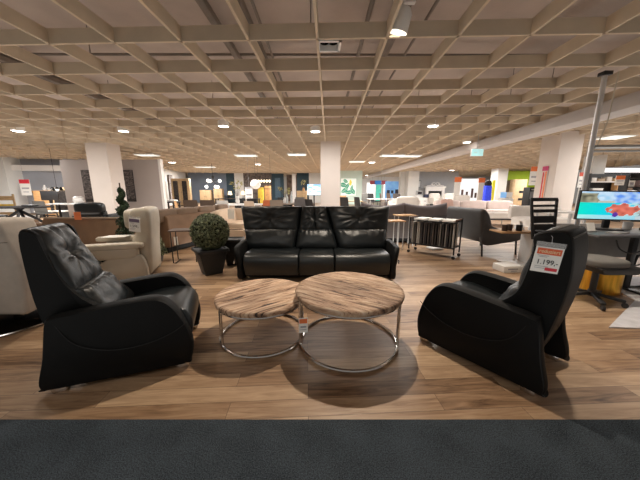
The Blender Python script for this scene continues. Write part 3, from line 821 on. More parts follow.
# beige chaise longue
t = thing('beige_chaise', 'beige fabric chaise with a white tag, behind the ball topiary', 'sofa', (-1.95, 5.45, 0), math.radians(-6))
MB().pillow((.05, .30, .28), (.82,.92,.36), p=9).build('seat', BEIGE, t)
MB().pillow((-.20, .35, .62), (.30,1.0,.42), M=Matrix.Rotation(-.35, 4, 'Y'), p=6).build('backrest', BEIGE, t)
MB().pillow((.06, .72, .62), (.80,.24,.40), M=Matrix.Rotation(-.25, 4, 'X'), p=6).build('backrest', BEIGE, t)
MB().pillow((.10, .30, .50), (.62,.70,.14), p=6).build('seat_cushion', BEIGE, t)
MB().tube([(.45,-.155,.12),(.46,-.158,.40),(.40,-.16,.455),(-.30,-.158,.46)], .008, 6).build('edge_piping', mat('brown_edge', (.16,.10,.06), .7), t)
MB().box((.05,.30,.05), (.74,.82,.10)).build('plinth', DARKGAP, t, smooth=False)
p = P(231, 214, 5.35)
tag(MB().box(p, (.12,.01,.20), .2).build('price_tag', PAPER, smooth=False), 'white price slip on the beige chaise', 'price tag')
# tag on curved sofa
p = P(174.5, 241, 5.15)
tag(MB().box((p.x+.03, p.y, p.z), (.07,.008,.17), .5).build('price_tag', PAPER, smooth=False), 'small white swing tag on the end of the curved brown sofa', 'price tag')

# wire side table
c = G(183, 263)
t = thing('wire_side_table', 'small dark wire side table in front of the curved brown sofa', 'side table', (c.x, c.y+.12, 0), math.radians(12))
MB().pillow((.04,0,.565), (.50,.32,.025), p=10).build('tabletop', mat('dark_walnut', (.09,.06,.045), .5, var=.2, stretch=(8,1,1)), t)
for sx in (-.17, .20):
    MB().tube([(sx,-.13,.555),(sx,-.13,.012),(sx+.04,-.13,.01),(sx+.04,.13,.01),(sx,.13,.012),(sx,.13,.555)], .009, 8).build('leg', BLACK, t)
# ------------------------------------------------------------------ right: desk corner
DY0, DY1 = 2.86, 3.42
t = thing('office_desk', 'black-topped desk carrying the wide monitor at the right edge', 'desk', (3.99, (DY0+DY1)/2, .0125))
MB().box((0,0,.725), (1.75, DY1-DY0, .028)).build('desktop', mat('desk_charcoal', (.10,.10,.105), .45, var=.1), t, bevel=.004)
for sx in (-.12, .80):
    lg = MB().box((sx,0,.36), (.06,.05,.70)).build('leg', BLACKP, t, bevel=.004)
    MB().box((sx,0,.012), (.07,.52,.024)).build('foot', BLACKP, lg, bevel=.004)
MB().box((0,.25,.52), (1.5,.02,.34)).build('modesty_panel', mat('panel_grey', (.28,.27,.26), .7), t, smooth=False)
def cable(name, label, pts):
    tag(MB().tube(spline(pts, 8, False), .007, 6).build(name, BLACK), label, 'cable')
cable('power_cable', 'black cable looping down from under the desk, left of the stool', [(3.32,2.86,.70),(3.36,2.84,.60),(3.50,2.83,.55),(3.66,2.84,.62),(3.74,2.87,.70)])
cable('power_cable', 'black cable hanging in the long loop under the mug', [(3.80,2.86,.70),(3.74,2.83,.55),(3.62,2.82,.44),(3.50,2.84,.40),(3.40,2.95,.38)])
# monitor
mc = Vector((3.66, 3.28, 1.045)); mz = math.radians(-6)
t = thing('ultrawide_monitor', 'ultrawide monitor showing a blue lagoon with coral reef picture', 'monitor', (mc.x, mc.y, .752), mz)
def lagoon(u, v):
    n = noise.noise(Vector((u*5, v*3, 1))); n2 = noise.noise(Vector((u*12, v*9, 4)))
    if v > .60+.03*n:
        base = Vector((.10,.28,.85)) if u > .45 else Vector((.35,.6,.85))
        k = max(0, min(1, .5+n2*1.2+ (u-.5)*.3))
        c = base*(k)+Vector((.55,.75,.95))*(1-k)
        if u < .28+.1*n and v < .95: c = Vector((.34,.34,.24))*(.7+.8*n2)
        if u > .86-.1*n: c = Vector((.05,.12,.75))
        if .25 < u < .48 and v < .66: c = Vector((.5,.5,.42))
        return c
    c = Vector((0,.68,.55))*(1-min(1, u*2))+Vector((.0,.62,.85))*min(1, u*2)
    if u > .80: c = Vector((.42,.46,.44))*(.8+n2*.6)
    if v < .14: c = c*.4+Vector((.55,.75,.85))*.6
    d = ((u-.62)/.22)**2+((v-.36)/.22)**2
    if d+n2*.9 < 1: c = Vector((.85,.20,.14))*(.8+.5*n2)
    elif d+n2 < 1.3 and u > .55: c = Vector((.45,.75,.8))
    if ((u-.52)/.04)**2+((v-.17)/.09)**2 < 1: c = Vector((.10,.03,.35))
    return c
M = Matrix.Translation((0,-.021,mc.z-.739)) @ Matrix.Rotation(math.radians(1), 4, 'Y')
MB().box((0,0,0), (.835,.035,.365), M=M).build('housing', BLACKP, t, bevel=.006)
t.children[0].matrix_local = Matrix()
paint_panel('screen', .81, .335, lagoon, vcol_mat('screen_picture', .85, .3), 90, 44, t, Matrix.Translation((0,-.0405,mc.z-.739)) @ Matrix.Rotation(math.radians(1), 4, 'Y'))
MB().box((0,.035,.17), (.07,.04,.30)).build('stand_neck', BLACKP, t, bevel=.006)
MB().box((0,.02,.006), (.26,.18,.012)).build('stand_foot', BLACKP, t, bevel=.004)
# mug, mouse, papers
mg = G(628, 230.5, .74)
t = thing('coffee_mug', 'white mug standing on the desk under the monitor', 'mug', (mg.x, mg.y+.02, .752))
MB().lathe([(.001,.004),(.034,0),(.042,.01),(.044,.095),(.040,.097),(.038,.012),(.001,.012)], n=24).build('cup', WHITEG, t)
MB().tube(spline([(.042,0,.078),(.065,0,.075),(.072,0,.05),(.06,0,.025),(.042,0,.022)], 5, False), .006, 8).build('handle', WHITEG, t)
tag(MB().pillow((mg.x+.09, mg.y-.10, .770), (.06,.10,.036)).build('computer_mouse', BLACKP), 'black computer mouse on the desk right of the mug', 'mouse')
ks = G(600, 234, .74)
t = thing('desk_stand', 'small white leaflet stand on the desk left of the monitor foot', 'stand', (3.28, 3.12, .752), .2)
MB().box((0,0,.055), (.12,.004,.11), M=Matrix.Rotation(-.3, 4, 'X')).build('leaflet', PAPER, t, smooth=False)
MB().box((0,.01,.008), (.14,.08,.016)).build('base', STEEL, t, bevel=.003)
tag(MB().box((3.50, 3.02, .757), (.20,.12,.010), .3).build('card_stack', mat('card_grey', (.35,.34,.33), .6), smooth=False), 'grey leaflets lying on the desk between stand and mug', 'leaflets')

# grey saddle stool with five-star base
def star_base(parent, c, R, n=5, z=.07, a0=0.0, m=None):
    m = m or BLACKP
    b = MB()
    for k in range(n):
        a = a0+2*PI*k/n
        b.bar((c[0], c[1], z+.035), (c[0]+R*math.cos(a), c[1]+R*math.sin(a), z), .045, .03)
    b.cyl((c[0], c[1], z), .04, .07)
    o = b.build('star_base', m, parent, bevel=.005)
    for k in range(n):
        a = a0+2*PI*k/n; x, y = c[0]+R*math.cos(a), c[1]+R*math.sin(a)
        MB().cyl((0,0,-.012), .028, .024, 14).build('caster', BLACKP, o).matrix_local = Matrix.Translation((x, y, .028)) @ Matrix.Rotation(a, 4, 'Z') @ Matrix.Rotation(PI/2, 4, 'X')
    return o
t = thing('swivel_stool', 'grey cushioned swivel stool with black star base, in front of the gold drum', 'stool', (3.09, 2.79, 0))
MB().pillow((0.02,0,.475), (.38,.36,.10), p=4).build('seat', GREYSEAT, t)
MB().frust((0.10,0,.36), (.36,.32), (.50,.38), .075).build('seat_shell', BLACKP, t, bevel=.015)
MB().cyl((0,0,.10), .03, .28).build('gas_lift', BLACK, t)
star_base(t, (0,0), .26, a0=-.75)
# gold drum
gd = G(606, 297)
t = thing('gold_drum', 'gold metallic drum standing on the floor under the desk', 'side table', (3.54, 3.13, 0))
MB().lathe([(.001,0),(.185,0),(.19,.005),(.19,.335),(.182,.34),(.001,.338)], n=40).build('drum', GOLD, t)
MB().ring((0,0,.336), .186, .008, 40, 6).build('rim', GOLD, t)
# chair at right edge
t = thing('cantilever_chair', 'dark cantilever chair with black tube frame at the right edge', 'chair', (4.25, 2.98, .0125), math.radians(8))
MB().pillow((0.02,0,.48), (.50,.48,.08), p=5).build('seat', mat('dark_grey_seat', (.045,.045,.048), .8), t)
for sy in (-.22, .22):
    MB().tube(spline([(.24,sy,.016),(-.22,sy,.016),(-.27,sy,.03),(-.26,sy,.30),(-.24,sy,.41),(-.18,sy,.43),(.24,sy,.43)], 4, False), .014, 8).build('leg', BLACK, t)
MB().tube([(.24,-.22,.016),(.24,.22,.016)], .014).build('stretcher', BLACK, t)
# mesh office chair
t = thing('mesh_office_chair', 'black office chair with slatted back, behind the right armchair', 'office chair', (3.52, 3.77, 0), math.radians(-80))
# local +x is the facing direction
fr = MB()
for sy in (-.235, .235):
    fr.bar((-.22, sy*.82, .50), (-.30, sy, 1.11), .035, .035)
fr.bar((-.30,-.245,1.105), (-.30,.245,1.105), .03, .055)
fr.build('back_frame', BLACKP, t, bevel=.008)
for z, h in ((1.01,.035),(.93,.05),(.80,.11),(.65,.15)):
    MB().box((-.295+(1.1-z)*.12,0,z), (.02,.43,h)).build('back_slat', MESHFAB, t, bevel=.004)
MB().pillow((.02,0,.47), (.48,.48,.09), p=4).build('seat', MESHFAB, t)
for sy in (-.27, .27):
    a = MB().tube([(-.05,sy,.46),(-.05,sy,.64)], .018).build('armrest', BLACKP, t)
    MB().pillow((.0,sy,.655), (.24,.07,.03)).build('arm_pad', BLACKP, a)
MB().cyl((0,0,.10), .03, .33).build('gas_lift', BLACK, t)
star_base(t, (0,0), .31, a0=.3)
# white pedestal table with cups, and white box on floor
t = thing('small_counter_table', 'small wood-topped table with white leg, beside the slate lounge chair', 'side table', (3.41, 4.36, 0), .0)
MB().box((-.12,0,.56), (.62,.34,.025)).build('tabletop', OAKO, t, bevel=.004)
MB().box((.14,0,.275), (.06,.26,.55)).build('leg', WHITEG, t, bevel=.004)
MB().box((-.02,0,.012), (.44,.32,.02)).build('base_plate', WHITEG, t, bevel=.004)
for k, (px, m, l) in enumerate(((505, mat('cup_brown', (.07,.04,.03), .5), 'dark brown cup on the small wood-topped table, leftmost of three'), (511, mat('cup_mid', (.10,.06,.045), .5), 'brown cup in the middle of the small wood-topped table'), (518.5, BLACKP, 'black cup on the small wood-topped table, rightmost of three'))):
    q = G(px, 232, .573)
    o = MB().lathe([(.001,.003),(.032,0),(.042,.002),(.046,.10),(.042,.101),(.034,.01),(.001,.01)], n=18).build('cup', m); o.location = (3.10+.12*k, 4.32+.06*(k % 2), .5735)
    tag(o, l, 'cup')
q = G(523, 231, .573)
t = thing('leaflet_stand', 'tilted white leaflet stand beside the three cups', 'stand', (3.47, 4.44, .5735), .4)
MB().box((0,0,.075), (.075,.006,.15), M=Matrix.Rotation(-.35, 4, 'X')).build('leaflet', PAPER, t, smooth=False)
MB().box((0,.02,.006), (.09,.09,.012)).build('base', CLEAR, t, smooth=False)
q = G(516, 267)
t = thing('white_box', 'low white cardboard box with print on the floor beside the mesh office chair', 'box', (2.97, 3.95, 0), .08)
MB().box((0,0,.05), (.33,.24,.10)).build('carton', PAPER, t, bevel=.003)
MB().box((-.02,-.121,.055), (.16,.002,.02)).box((.0,-.121,.025), (.10,.002,.012)).build('printed_lines', INKG, t, smooth=False)
# pale rug
me = MB(); z = .008
pts = [(2.66,2.20),(3.62,2.80),(3.95,3.6),(5.6,3.6),(5.6,2.0)]
me.add([(x,y,0.001) for x, y in pts]+[(x,y,.012) for x, y in pts], [(0,1,2,3,4),(5,6,7,8,9)]+[(i,(i+1)%5,(i+1)%5+5,i+5) for i in range(5)])
tag(me.build('rug', RUG, smooth=False), 'pale grey rug on the floor at the right edge', 'rug')

# metal truss pole and bar
t = thing('metal_pole', 'silver metal pole rising to the ceiling behind the monitor', 'pole', (3.93, 3.95, 0))
MB().cyl((0,0,0), .031, 2.84, 16).build('tube', mat('bright_steel', (.72,.72,.73), .4, .5, var=.05), t)
MB().box((0,0,2.82), (.12,.10,.05)).build('top_clamp', BLACKP, t, bevel=.005)
MB().cyl((0,0,0), .09, .012, 24).build('base_plate', STEEL, t)
MB().tube([(.035,0,1.86),(2.4,-.05,1.885)], .028, 12).build('cross_bar', STEEL, t)
MB().tube([(.03,0,1.80),(2.4,-.05,1.82)], .016, 10).build('lower_bar', STEEL, t)
tag(MB().tube([(3.93+.16,3.93,2.85),(3.93+.14,3.93,2.2),(4.0,3.94,1.89)], .008, 6).build('hanging_cable', mat('cable_cream', (.6,.55,.45), .7)), 'pale cable hanging from the ceiling beside the silver pole', 'cable')

# ------------------------------------------------------------------ fabric sample cart
A = Vector((1.80, 5.16, 0)); B = Vector((2.42, 4.58, 0)); dv = (B-A); L = dv.length; rz = math.atan2(dv.y, dv.x)
t = thing('sample_cart', 'black metal cart on wheels filled with fabric boards', 'cart', ((A+B)/2+Vector((.12,.13,0))), rz)
hw, hd = L/2, .17
for sx in (-1, 1):
    for sy in (-1, 1):
        lg = MB().box((sx*hw, sy*hd, .40), (.022,.022,.64)).build('post', BLACK, t)
        MB().cyl((0,0,-.011), .030, .022, 14).build('caster', BLACKP, lg).matrix_local = Matrix.Translation((sx*hw, sy*hd, .031)) @ Matrix.Rotation(PI/2, 4, 'X')
for sy in (-1, 1):
    MB().box((0, sy*hd, .20), (L,.018,.022)).build('bottom_rail', BLACK, t)
    MB().box((0, sy*hd, .665), (L,.016,.018)).build('top_rail', BLACK, t)
for sx in (-1, 1):
    MB().box((sx*hw, 0, .715), (.022,2*hd+.03,.028)).build('handle', mat('walnut_handle', (.16,.08,.05), .5), t, bevel=.004)
MB().box((0,0,.195), (L-.02, 2*hd-.02, .012)).build('shelf', BLACK, t, smooth=False)
cols = [(.50,.48,.45),(.10,.085,.08),(.58,.56,.52),(.46,.43,.40),(.05,.045,.05),(.11,.095,.09),(.04,.036,.04),(.09,.075,.07),(.045,.04,.045),(.13,.105,.095),(.05,.043,.043),(.085,.07,.065),(.24,.22,.20),(.06,.05,.05),(.30,.28,.26),(.045,.04,.045),(.10,.09,.085),(.55,.53,.50)]
words = 'first second third fourth fifth sixth seventh eighth ninth tenth eleventh twelfth thirteenth fourteenth fifteenth sixteenth seventeenth'.split()
R3 = Matrix.Rotation(rz, 3, 'Z')
for k, c in enumerate(cols):
    x = -hw+.05+(L-.10)*k/(len(cols)-1)
    pos = t.location+R3 @ Vector((x, 0, .202))
    o = MB().box((0,0,.215), (.020, .27, .43)).build('fabric_board', mat('board_%d' % k, c, .9), smooth=False)
    o.location = pos; o.rotation_euler = (0, 0, rz+.04*((k*7) % 3-1))
    lab = ('%s fabric sample board counted from the left end of the cart' % words[k]) if k < 17 else 'pale fabric sample board at the right end of the cart'
    tag(o, lab, 'sample board', 'fabric boards in the cart')
for k, (x, l) in enumerate(((-.24,'open white booklet on top of the cart, left one'),(.02,'open white booklet on top of the cart, middle one'),(.27,'open white booklet on top of the cart, right one'))):
    pos = t.location+R3 @ Vector((x, 0, .676))
    o = MB().box((0,0,.016), (.21,.34,.030)).build('booklet', PAPER, smooth=False); o.location = pos; o.rotation_euler = (0,0,rz+.05*(k-1))
    tag(o, l, 'booklet', 'booklets on the cart')
q = G(437, 250)
tag(MB().box((q.x, q.y+.1, .02), (.28,.22,.036), .3).build('carton', PAPER, smooth=False), 'flat white carton on the floor behind the cart', 'carton')

# slate lounge chair behind the cart
t = thing('slate_lounge_chair', 'dark slate leather lounge chair on thin legs, right of the cart', 'armchair', (2.97, 5.22, 0), math.radians(12))
pb = spline([(-.02,.30),(-.10,.55),(-.14,.80),(-.12,.89),(-.05,.90),(.06,.80),(.16,.55),(.22,.36),(.15,.27)], 4)
MB().extr([(p.x,p.y) for p in pb], -.48, .48).build('backrest', GREYFAB2, t, bevel=.05, seg=3, angle=50)
MB().pillow((.42,0,.37), (.72,.80,.17)).build('seat', GREYFAB2, t)
for sy in (-1, 1):
    pr = spline([(.0,.24),(.40,.25),(.80,.30),(.86,.44),(.80,.50),(.45,.50),(.15,.58),(.0,.66),(-.06,.5)], 4)
    MB().extr([(p.x,p.y) for p in pr], sy*.44-.045, sy*.44+.045).build('armrest', GREYFAB2, t, bevel=.025)
for x, y in ((.02,-.40),(.02,.40),(.78,-.42),(.78,.42)):
    MB().bar((x,y,.27), (x+.02,y*1.03,0), .016, .030).build('leg', BLACK, t)
# grey-brown sofa with saddle-shaped back cushions
t = block_sofa('grey_sofa', 'long grey-brown fabric sofa seen from behind, left of the slate lounge chair', (2.02, 6.15, 0), math.radians(-2), 2.35, .95, .70, 2, GREYFAB, None, cushions=False)
for x in (-.5, .5):
    b = MB()
    def sad(u, v): return 0
    b.cushion((x, .14, .66), (1,0,0), (0,.25,.97), (0,-.97,.25), 1.0, .44, .10, 1.06, lambda u, v: .0, 24, 20, 5)
    for i, p in enumerate(b.v): p.z += .07*((p.x-x)/.5)**2*(1 if p.z > .66 else 0)
    b.build('back_cushion', mat('mauve_grey_fabric', (.155,.130,.130), .85, var=.08), t, angle=80)
# nesting wood-top side tables left of the cart
for k, (px, py, z, l) in enumerate(((391, 251, .62, 'small side table with metal legs right behind the black sofa arm'), (402, 247, .70, 'taller wood-topped side table with metal legs left of the cart'))):
    c = G(px, py)
    t = thing('metal_side_table', l, 'side table', (c.x+.05, c.y+.12, 0), .1)
    MB().box((0,0,z), (.42,.30,.022)).build('tabletop', OAKO, t, bevel=.003)
    for sx in (-.18, .18):
        MB().tube([(sx,-.12,z-.01),(sx,-.12,.012),(sx,.12,.012),(sx,.12,z-.01)], .010, 8).build('leg', STEEL, t)
# chrome chair frame beside the sofa
# ------------------------------------------------------------------ cream sofas further back on the right
def low_sofa(name, label, loc, rz, w, d, m, seats, chaise=False, h=.80):
    t = thing(name, label, 'sofa', loc, rz)
    MB().pillow((0,.12,.52), (w,.24,.50), p=8).build('back', m, t)
    for k in range(seats):
        x = -w/2+w*(k+.5)/seats
        MB().pillow((x,-.38,.34), (w/seats-.02,.82,.20), p=6).build('seat_cushion', m, t)
        MB().pillow((x,-.08,h-.22), (w/seats-.03,.22,.44), M=Matrix.Rotation(-.2, 4, 'X'), p=5).build('back_cushion', m, t)
    for sg in (-1, 1): MB().pillow((sg*(w/2-.09), -.33, .42), (.18,.86,.40), p=8).build('armrest', m, t)
    MB().box((0,-.30,.19), (w-.08,.86,.12)).build('base', m, t)
    for sx in (-1, 1):
        for y in (-.68, .10): MB().bar((sx*(w/2-.12), y, 0), (sx*(w/2-.12), y, .14), .03).build('leg', STEEL, t)
    return t
CREAM2 = mat('ivory_fabric', (.62,.57,.52), .85, var=.05)
BLUSH = mat('blush_fabric', (.60,.50,.46), .85, var=.05)
low_sofa('ivory_sofa', 'pale blush corner sofa in front of the lime wall', (6.75, 11.6, 0), math.radians(-8), 3.2, .95, BLUSH, 3)
t = low_sofa('ivory_sofa', 'ivory sofa seen left of the blush corner sofa', (4.05, 12.6, 0), math.radians(4), 1.5, .95, CREAM2, 2)
tag(MB().pillow((5.5, 11.36, .66), (.52,.13,.40), M=Matrix.Rotation(-.3, 4, 'X')).build('throw_cushion', PINK), 'dusty pink throw cushion on the blush corner sofa', 'cushion')
t = thing('ivory_footstool', 'long ivory upholstered bench on thin legs before the blush sofa', 'footstool', (6.0, 9.45, 0), -.05)
MB().pillow((0,0,.36), (1.9,.75,.20), p=8).build('seat', CREAM2, t)
MB().box((0,0,.235), (1.8,.68,.05)).build('frame', BLACKP, t)
for sx in (-1, 1):
    for sy in (-1, 1): MB().bar((sx*.8, sy*.28, 0), (sx*.78, sy*.28, .22), .03).build('leg', STEEL, t)
t = thing('glass_coffee_table', 'dark low coffee table left of the ivory bench', 'coffee table', (4.55, 10.2, 0))
MB().box((0,0,.36), (.9,.6,.03)).build('tabletop', BLACKP, t, bevel=.004)
for sx in (-1, 1): MB().box((sx*.36,0,.175), (.05,.5,.34)).build('leg', BLACKP, t)
t = thing('ivory_chaise', 'ivory chaise right of the slatted office chair', 'sofa', (6.55, 7.55, 0), -.05)
MB().pillow((0,0,.34), (1.5,.8,.26), p=8).build('seat', CREAM2, t)
MB().pillow((0,.42,.56), (1.5,.2,.44), p=6).build('back', CREAM2, t)
for sx in (-1, 1):
    for sy in (-1, 1): MB().bar((sx*.62, sy*.28, 0), (sx*.62, sy*.28, .22), .03).build('leg', STEEL, t)
for k, (px, D, w, l) in enumerate(((465, 13.6, .95, 'cream armchair with high back left of the ivory sofa'), (407, 10.5, .9, 'white rounded armchair behind the grey-brown sofa'))):
    x = XZ(px, D, .5)
    t = thing('cream_armchair', l, 'armchair', (x, D, 0), .3*(1-2*k))
    MB().pillow((0,.25,.62), (w,.24,.74), p=6).build('backrest', CREAM2, t)
    MB().pillow((0,-.1,.36), (w*.7,.7,.24), p=6).build('seat', CREAM2, t)
    for sg in (-1, 1): MB().pillow((sg*w*.43,-.08,.40), (.16,.75,.46), p=8).build('armrest', CREAM2, t)
    MB().box((0,0,.06), (w*.7,.6,.12)).build('base', BLACKP, t)
# ================================================================== background, left
def simple_table(name, label, loc, rz, w, d, h, m, lm, cat='table', th=.035, leg='posts', group=None):
    t = thing(name, label, cat, loc, rz, group)
    if leg == 'cross':
        MB().lathe([(.001,h-th),(.5,h-th),(.5,h),(.001,h)], n=40, M=Matrix.Diagonal((w,d,1,1))).build('tabletop', m, t)
        for a in (0.5, -0.5):
            b = MB()
            b.bar((-.42*w*math.cos(a), -.42*w*math.sin(a), 0), (.10*math.cos(a), .10*math.sin(a), h-th), .05, .07)
            b.build('leg', lm, t)
            b = MB(); b.bar((.42*w*math.cos(a), .42*w*math.sin(a), 0), (-.10*math.cos(a), -.10*math.sin(a), h-th), .05, .07); b.build('leg', lm, t)
    else:
        MB().box((0,0,h-th/2), (w,d,th)).build('tabletop', m, t, bevel=.004)
        for sx in (-1, 1):
            for sy in (-1, 1): MB().box((sx*(w/2-.06), sy*(d/2-.06), (h-th)/2), (.05,.05,h-th)).build('leg', lm, t)
    return t
def shell_chair(label, loc, rz, m, lm, h=.86, cat='chair', name='dining_chair', group=None, w=.46):
    t = thing(name, label, cat, loc, rz, group)
    MB().pillow((0,0,.45), (w,.44,.07)).build('seat', m, t)
    b = MB(); b.cushion((0,.20,(.47+h)/2+.01), (1,0,0), (0,.16,.98), (0,-.98,.16), w, h-.45, .05, w*.9, lambda u, v: -.03*(1-u*u), 12, 12, 4)
    b.build('backrest', m, t, angle=80)
    for sx in (-1, 1):
        for sy in (-1, 1): MB().bar((sx*(w/2-.05), sy*.17, .42), (sx*(w/2-.01), sy*.21, 0), .025).build('leg', lm, t)
    return t
def cabinet(name, label, loc, rz, w, d, h, m, doors=2, glass=False, cat='cabinet', base=.06, margin=.16):
    t = thing(name, label, cat, loc, rz)
    MB().box((0,0,base+(h-base)/2), (w,d,h-base)).build('body', m, t, bevel=.006)
    MB().box((0,.02,base/2), (w-.08,d-.08,base)).build('plinth', BLACKP, t, smooth=False)
    for k in range(doors):
        x = -w/2+w*(k+.5)/doors
        dr = MB().box((x,-d/2-.01,base+(h-base)/2), (w/doors-.02,.02,h-base-.05)).build('door', m, t, bevel=.004)
        if glass: MB().box((x,-d/2-.022,base+(h-base)/2), (w/doors-margin,.008,h-base-.22-margin*.5)).build('glass', DGLASS, dr, smooth=False)
        MB().box((x+(w/doors/2-.06)*(1 if k % 2 == 0 else -1),-d/2-.03,base+(h-base)*.5), (.015,.02,.12)).build('handle', BLACK, dr, smooth=False)
    return t

# pictures on the grey partition
def city(seed):
    def f(u, v):
        a = noise.noise(Vector((u*6, v*22, seed))); b = noise.noise(Vector((u*19, v*40, seed+3)))
        g = max(.02, .10+.16*a+.16*b)
        if v < .1: g *= .25
        return (g*1.0, g*.86, g*.84)
    return f
for k, (px, l) in enumerate(((89.2, 'tall narrow dark picture on the grey partition, partly behind the white column'), (128.2, 'tall narrow dark picture on the grey partition right of the white column'))):
    c = P(px, 186, 10.97)
    t = thing('framed_picture', l, 'picture', c)
    MB().box((0,.010,0), (.50,.02,1.28)).build('frame', INK, t, smooth=False)
    paint_panel('print', .48, 1.26, city(k*5.0), vcol_mat('print_matte'), 16, 60, t, Matrix.Translation((0,-.002,0)))
# black recliner sofa behind the brown sofa
t = thing('black_recliner', 'black leather recliner with a rolled headrest in front of the left column', 'armchair', (-5.72, 6.5, 0), .1)
MB().pillow((0,0,.80), (.66,.24,.30), p=4).build('headrest', LEATHER, t)
MB().pillow((0,.06,.55), (.62,.22,.5), p=5).build('backrest', LEATHER, t)
MB().pillow((0,.42,.38), (.60,.70,.22)).build('seat', LEATHER, t)
for sg in (-1, 1): MB().pillow((sg*.38,.36,.40), (.14,.8,.50), p=7).build('armrest', LEATHER, t)
MB().box((0,.3,.07), (.7,.7,.14)).build('base', BLACKP, t)
c = P(77.5, 216, 4.28)
tag(MB().box(c, (.10,.006,.13), .15).build('price_tag', ORANGE, smooth=False), 'orange price card standing at the left end of the piped brown sofa', 'price tag')
c = P(101, 209, 5.6)
# far left shop corner
simple_table('dining_table', 'dark oval dining table on crossed black legs at the left edge', (-9.1, 7.9, 0), 0, 1.9, 1.0, .76, mat('dark_top', (.03,.027,.027), .9, spec=.1), BLACK, leg='cross')
shell_chair('black shell chair at the left end of the dark oval table', (-10.15, 8.1, 0), 1.4, BLACKP, BLACK)
tag(MB().pillow((-8.75, 7.9, .785), (.36,.22,.05)).build('placemat_bowl', BLACKP), 'dark bowl on the dark oval dining table', 'bowl')
simple_table('white_desk', 'white desk on dark legs below the television, far left', (-9.45, 9.9, 0), .05, 1.5, .75, .75, WHITEG, BLACK)
tx = XZ(51.5, 12.6, 1.1)
t = thing('television', 'black television on a stand behind the white desk, far left', 'television', (-12.2, 11.9, 0), .1)
MB().box((0,0,1.0), (.72,.05,.42)).build('screen', BLACKP, t, bevel=.006)
MB().box((0,.01,.55), (.10,.06,.55)).build('stand_neck', BLACK, t)
MB().box((0,0,.30), (1.2,.40,.05)).build('shelf', WHITEG, t)
for sx in (-.5, .5): MB().box((sx,0,.14), (.05,.36,.28)).build('leg', BLACK, t)
shell_chair('black chair pulled to the right end of the white desk, far left', (-8.8, 10.65, 0), 0, BLACKP, BLACK)
shell_chair('grey chair at the middle of the white desk, far left', (-9.7, 9.25, 0), PI, GREYSEAT, BLACK)
c = P(35, 205, 12.3)
cabinet('wooden_cabinet', 'orange-toned wooden cabinet under the floating shelf, far left', (c.x, 12.9, 0), .12, .75, .45, 1.22, OAKO, 2)
c = P(42, 190, 13.9)
t = thing('floating_shelf', 'brown wooden shelf fixed high on the far left wall', 'shelf', (XZ(42, 14.1, 1.2), 14.05, 1.18), .145)
MB().box((0,0,0), (1.35,.25,.07)).build('board', OAKO, t, bevel=.005)
MB().box((0,-.01,-.06), (1.3,.2,.05)).build('bracket', mat('dark_walnut2', (.10,.05,.03), .6), t)
q = Vector((XZ(44, 14.0, 1.3), 14.05, 1.216))
t = thing('white_vase', 'small white vase standing on the floating shelf', 'vase', q)
MB().lathe([(.001,0),(.06,0),(.10,.10),(.05,.22),(.04,.28),(.05,.30),(.03,.29),(.001,.05)], n=18).build('body', WHITEG, t)
q = Vector((XZ(48.5, 14.0, 1.3), 14.1, 1.216))
tag(MB().box((q.x+.12, q.y, q.z+.066), (.36,.14,.13), .14).build('picture_box', PAPER, smooth=False), 'white box lying right of the vase on the floating shelf', 'box')
def price_poster(label, px, py, D, w, h, head, rz=0, hh=.25, txt=None):
    c = P(px, py, D)
    t = thing('price_poster', label, 'sign', c, rz)
    MB().box((0,0,0), (w,.012,h)).build('board', PAPER, t, smooth=False)
    MB().box((0,-.008,h/2-h*hh/2), (w*.98,.004,h*hh)).build('header', head, t, smooth=False)
    l = MB()
    MB().box((0,-.008,-h*.05), (w*.7,.004,h*.10)).build('price_line', INKG, t, smooth=False)
    MB().box((0,-.008,-h*.28), (w*.55,.004,h*.05)).build('text_line', INKG, t, smooth=False)
    MB().tube([(0,0,h/2),(0,0,CEIL-c.z)], .004, 5).build('hanger', INKG, t)
    return t
price_poster('white poster with a red header hanging at the far left wall', 25.5, 187.5, 13.3, .52, .78, RED)
t = thing('cluster_lamp', 'black cluster pendant lamp hanging above the white desk, far left', 'lamp', (XZ(57, 10.6, 1.25), 10.6, 1.28))
MB().tube([(0,0,.1),(0,0,1.57)], .006, 5).build('cord', BLACK, t)
for k in range(7):
    a = k*2*PI/7
    MB().lathe([(.03,.06),(.09,-.03),(.085,-.03),(.02,.05)], (.14*math.cos(a), .12*math.sin(a), .03*(-1)**k), 12).build('shade', BLACK, t)
MB().ball((0,0,-.02), .06).build('bulb', GLOWSOFT, t)
cabinet('oak_cabinet', 'light oak cabinet with dark glass door, left of the grey partition', (XZ(66, 12.6, 1), 12.6, 0), .1, .85, .45, 1.36, OAK, 1, True)
t = thing('white_bowl', 'white round bowl lamp on the right end of the white desk', 'lamp', (-8.95, 9.75, .752))
MB().lathe([(.001,0),(.10,0),(.17,.10),(.16,.22),(.09,.27),(.001,.28)], n=20).build('shade', WHITEG, t)
t = thing('display_easel', 'yellow wooden display frame behind the dark oval table', 'display', (XZ(4, 9.8, 1), 9.8, 0), .2)
for sx in (-.28, .28): MB().box((sx,0,.55), (.05,.04,1.1)).build('post', OAK, t)
for z in (.35, .65, .95): MB().box((0,0,z), (.6,.03,.16)).build('panel', YELLOW if z == .65 else OAK, t)
for k, (px, l) in enumerate(((22, 'white wire basket on the floor beneath the dark oval table, left one'), (27, 'white wire basket on the floor beneath the dark oval table, right one'))):
    t = thing('wire_basket', l, 'basket', (XZ(px, 9.0, .2)-.4*(1-k), 9.1, 0))
    MB().frust((0,0,0), (.28,.28), (.36,.36), .36).build('body', WHITE, t)
    MB().ring((0,0,.36), .18, .012, 24, 6).build('rim', STEEL, t)

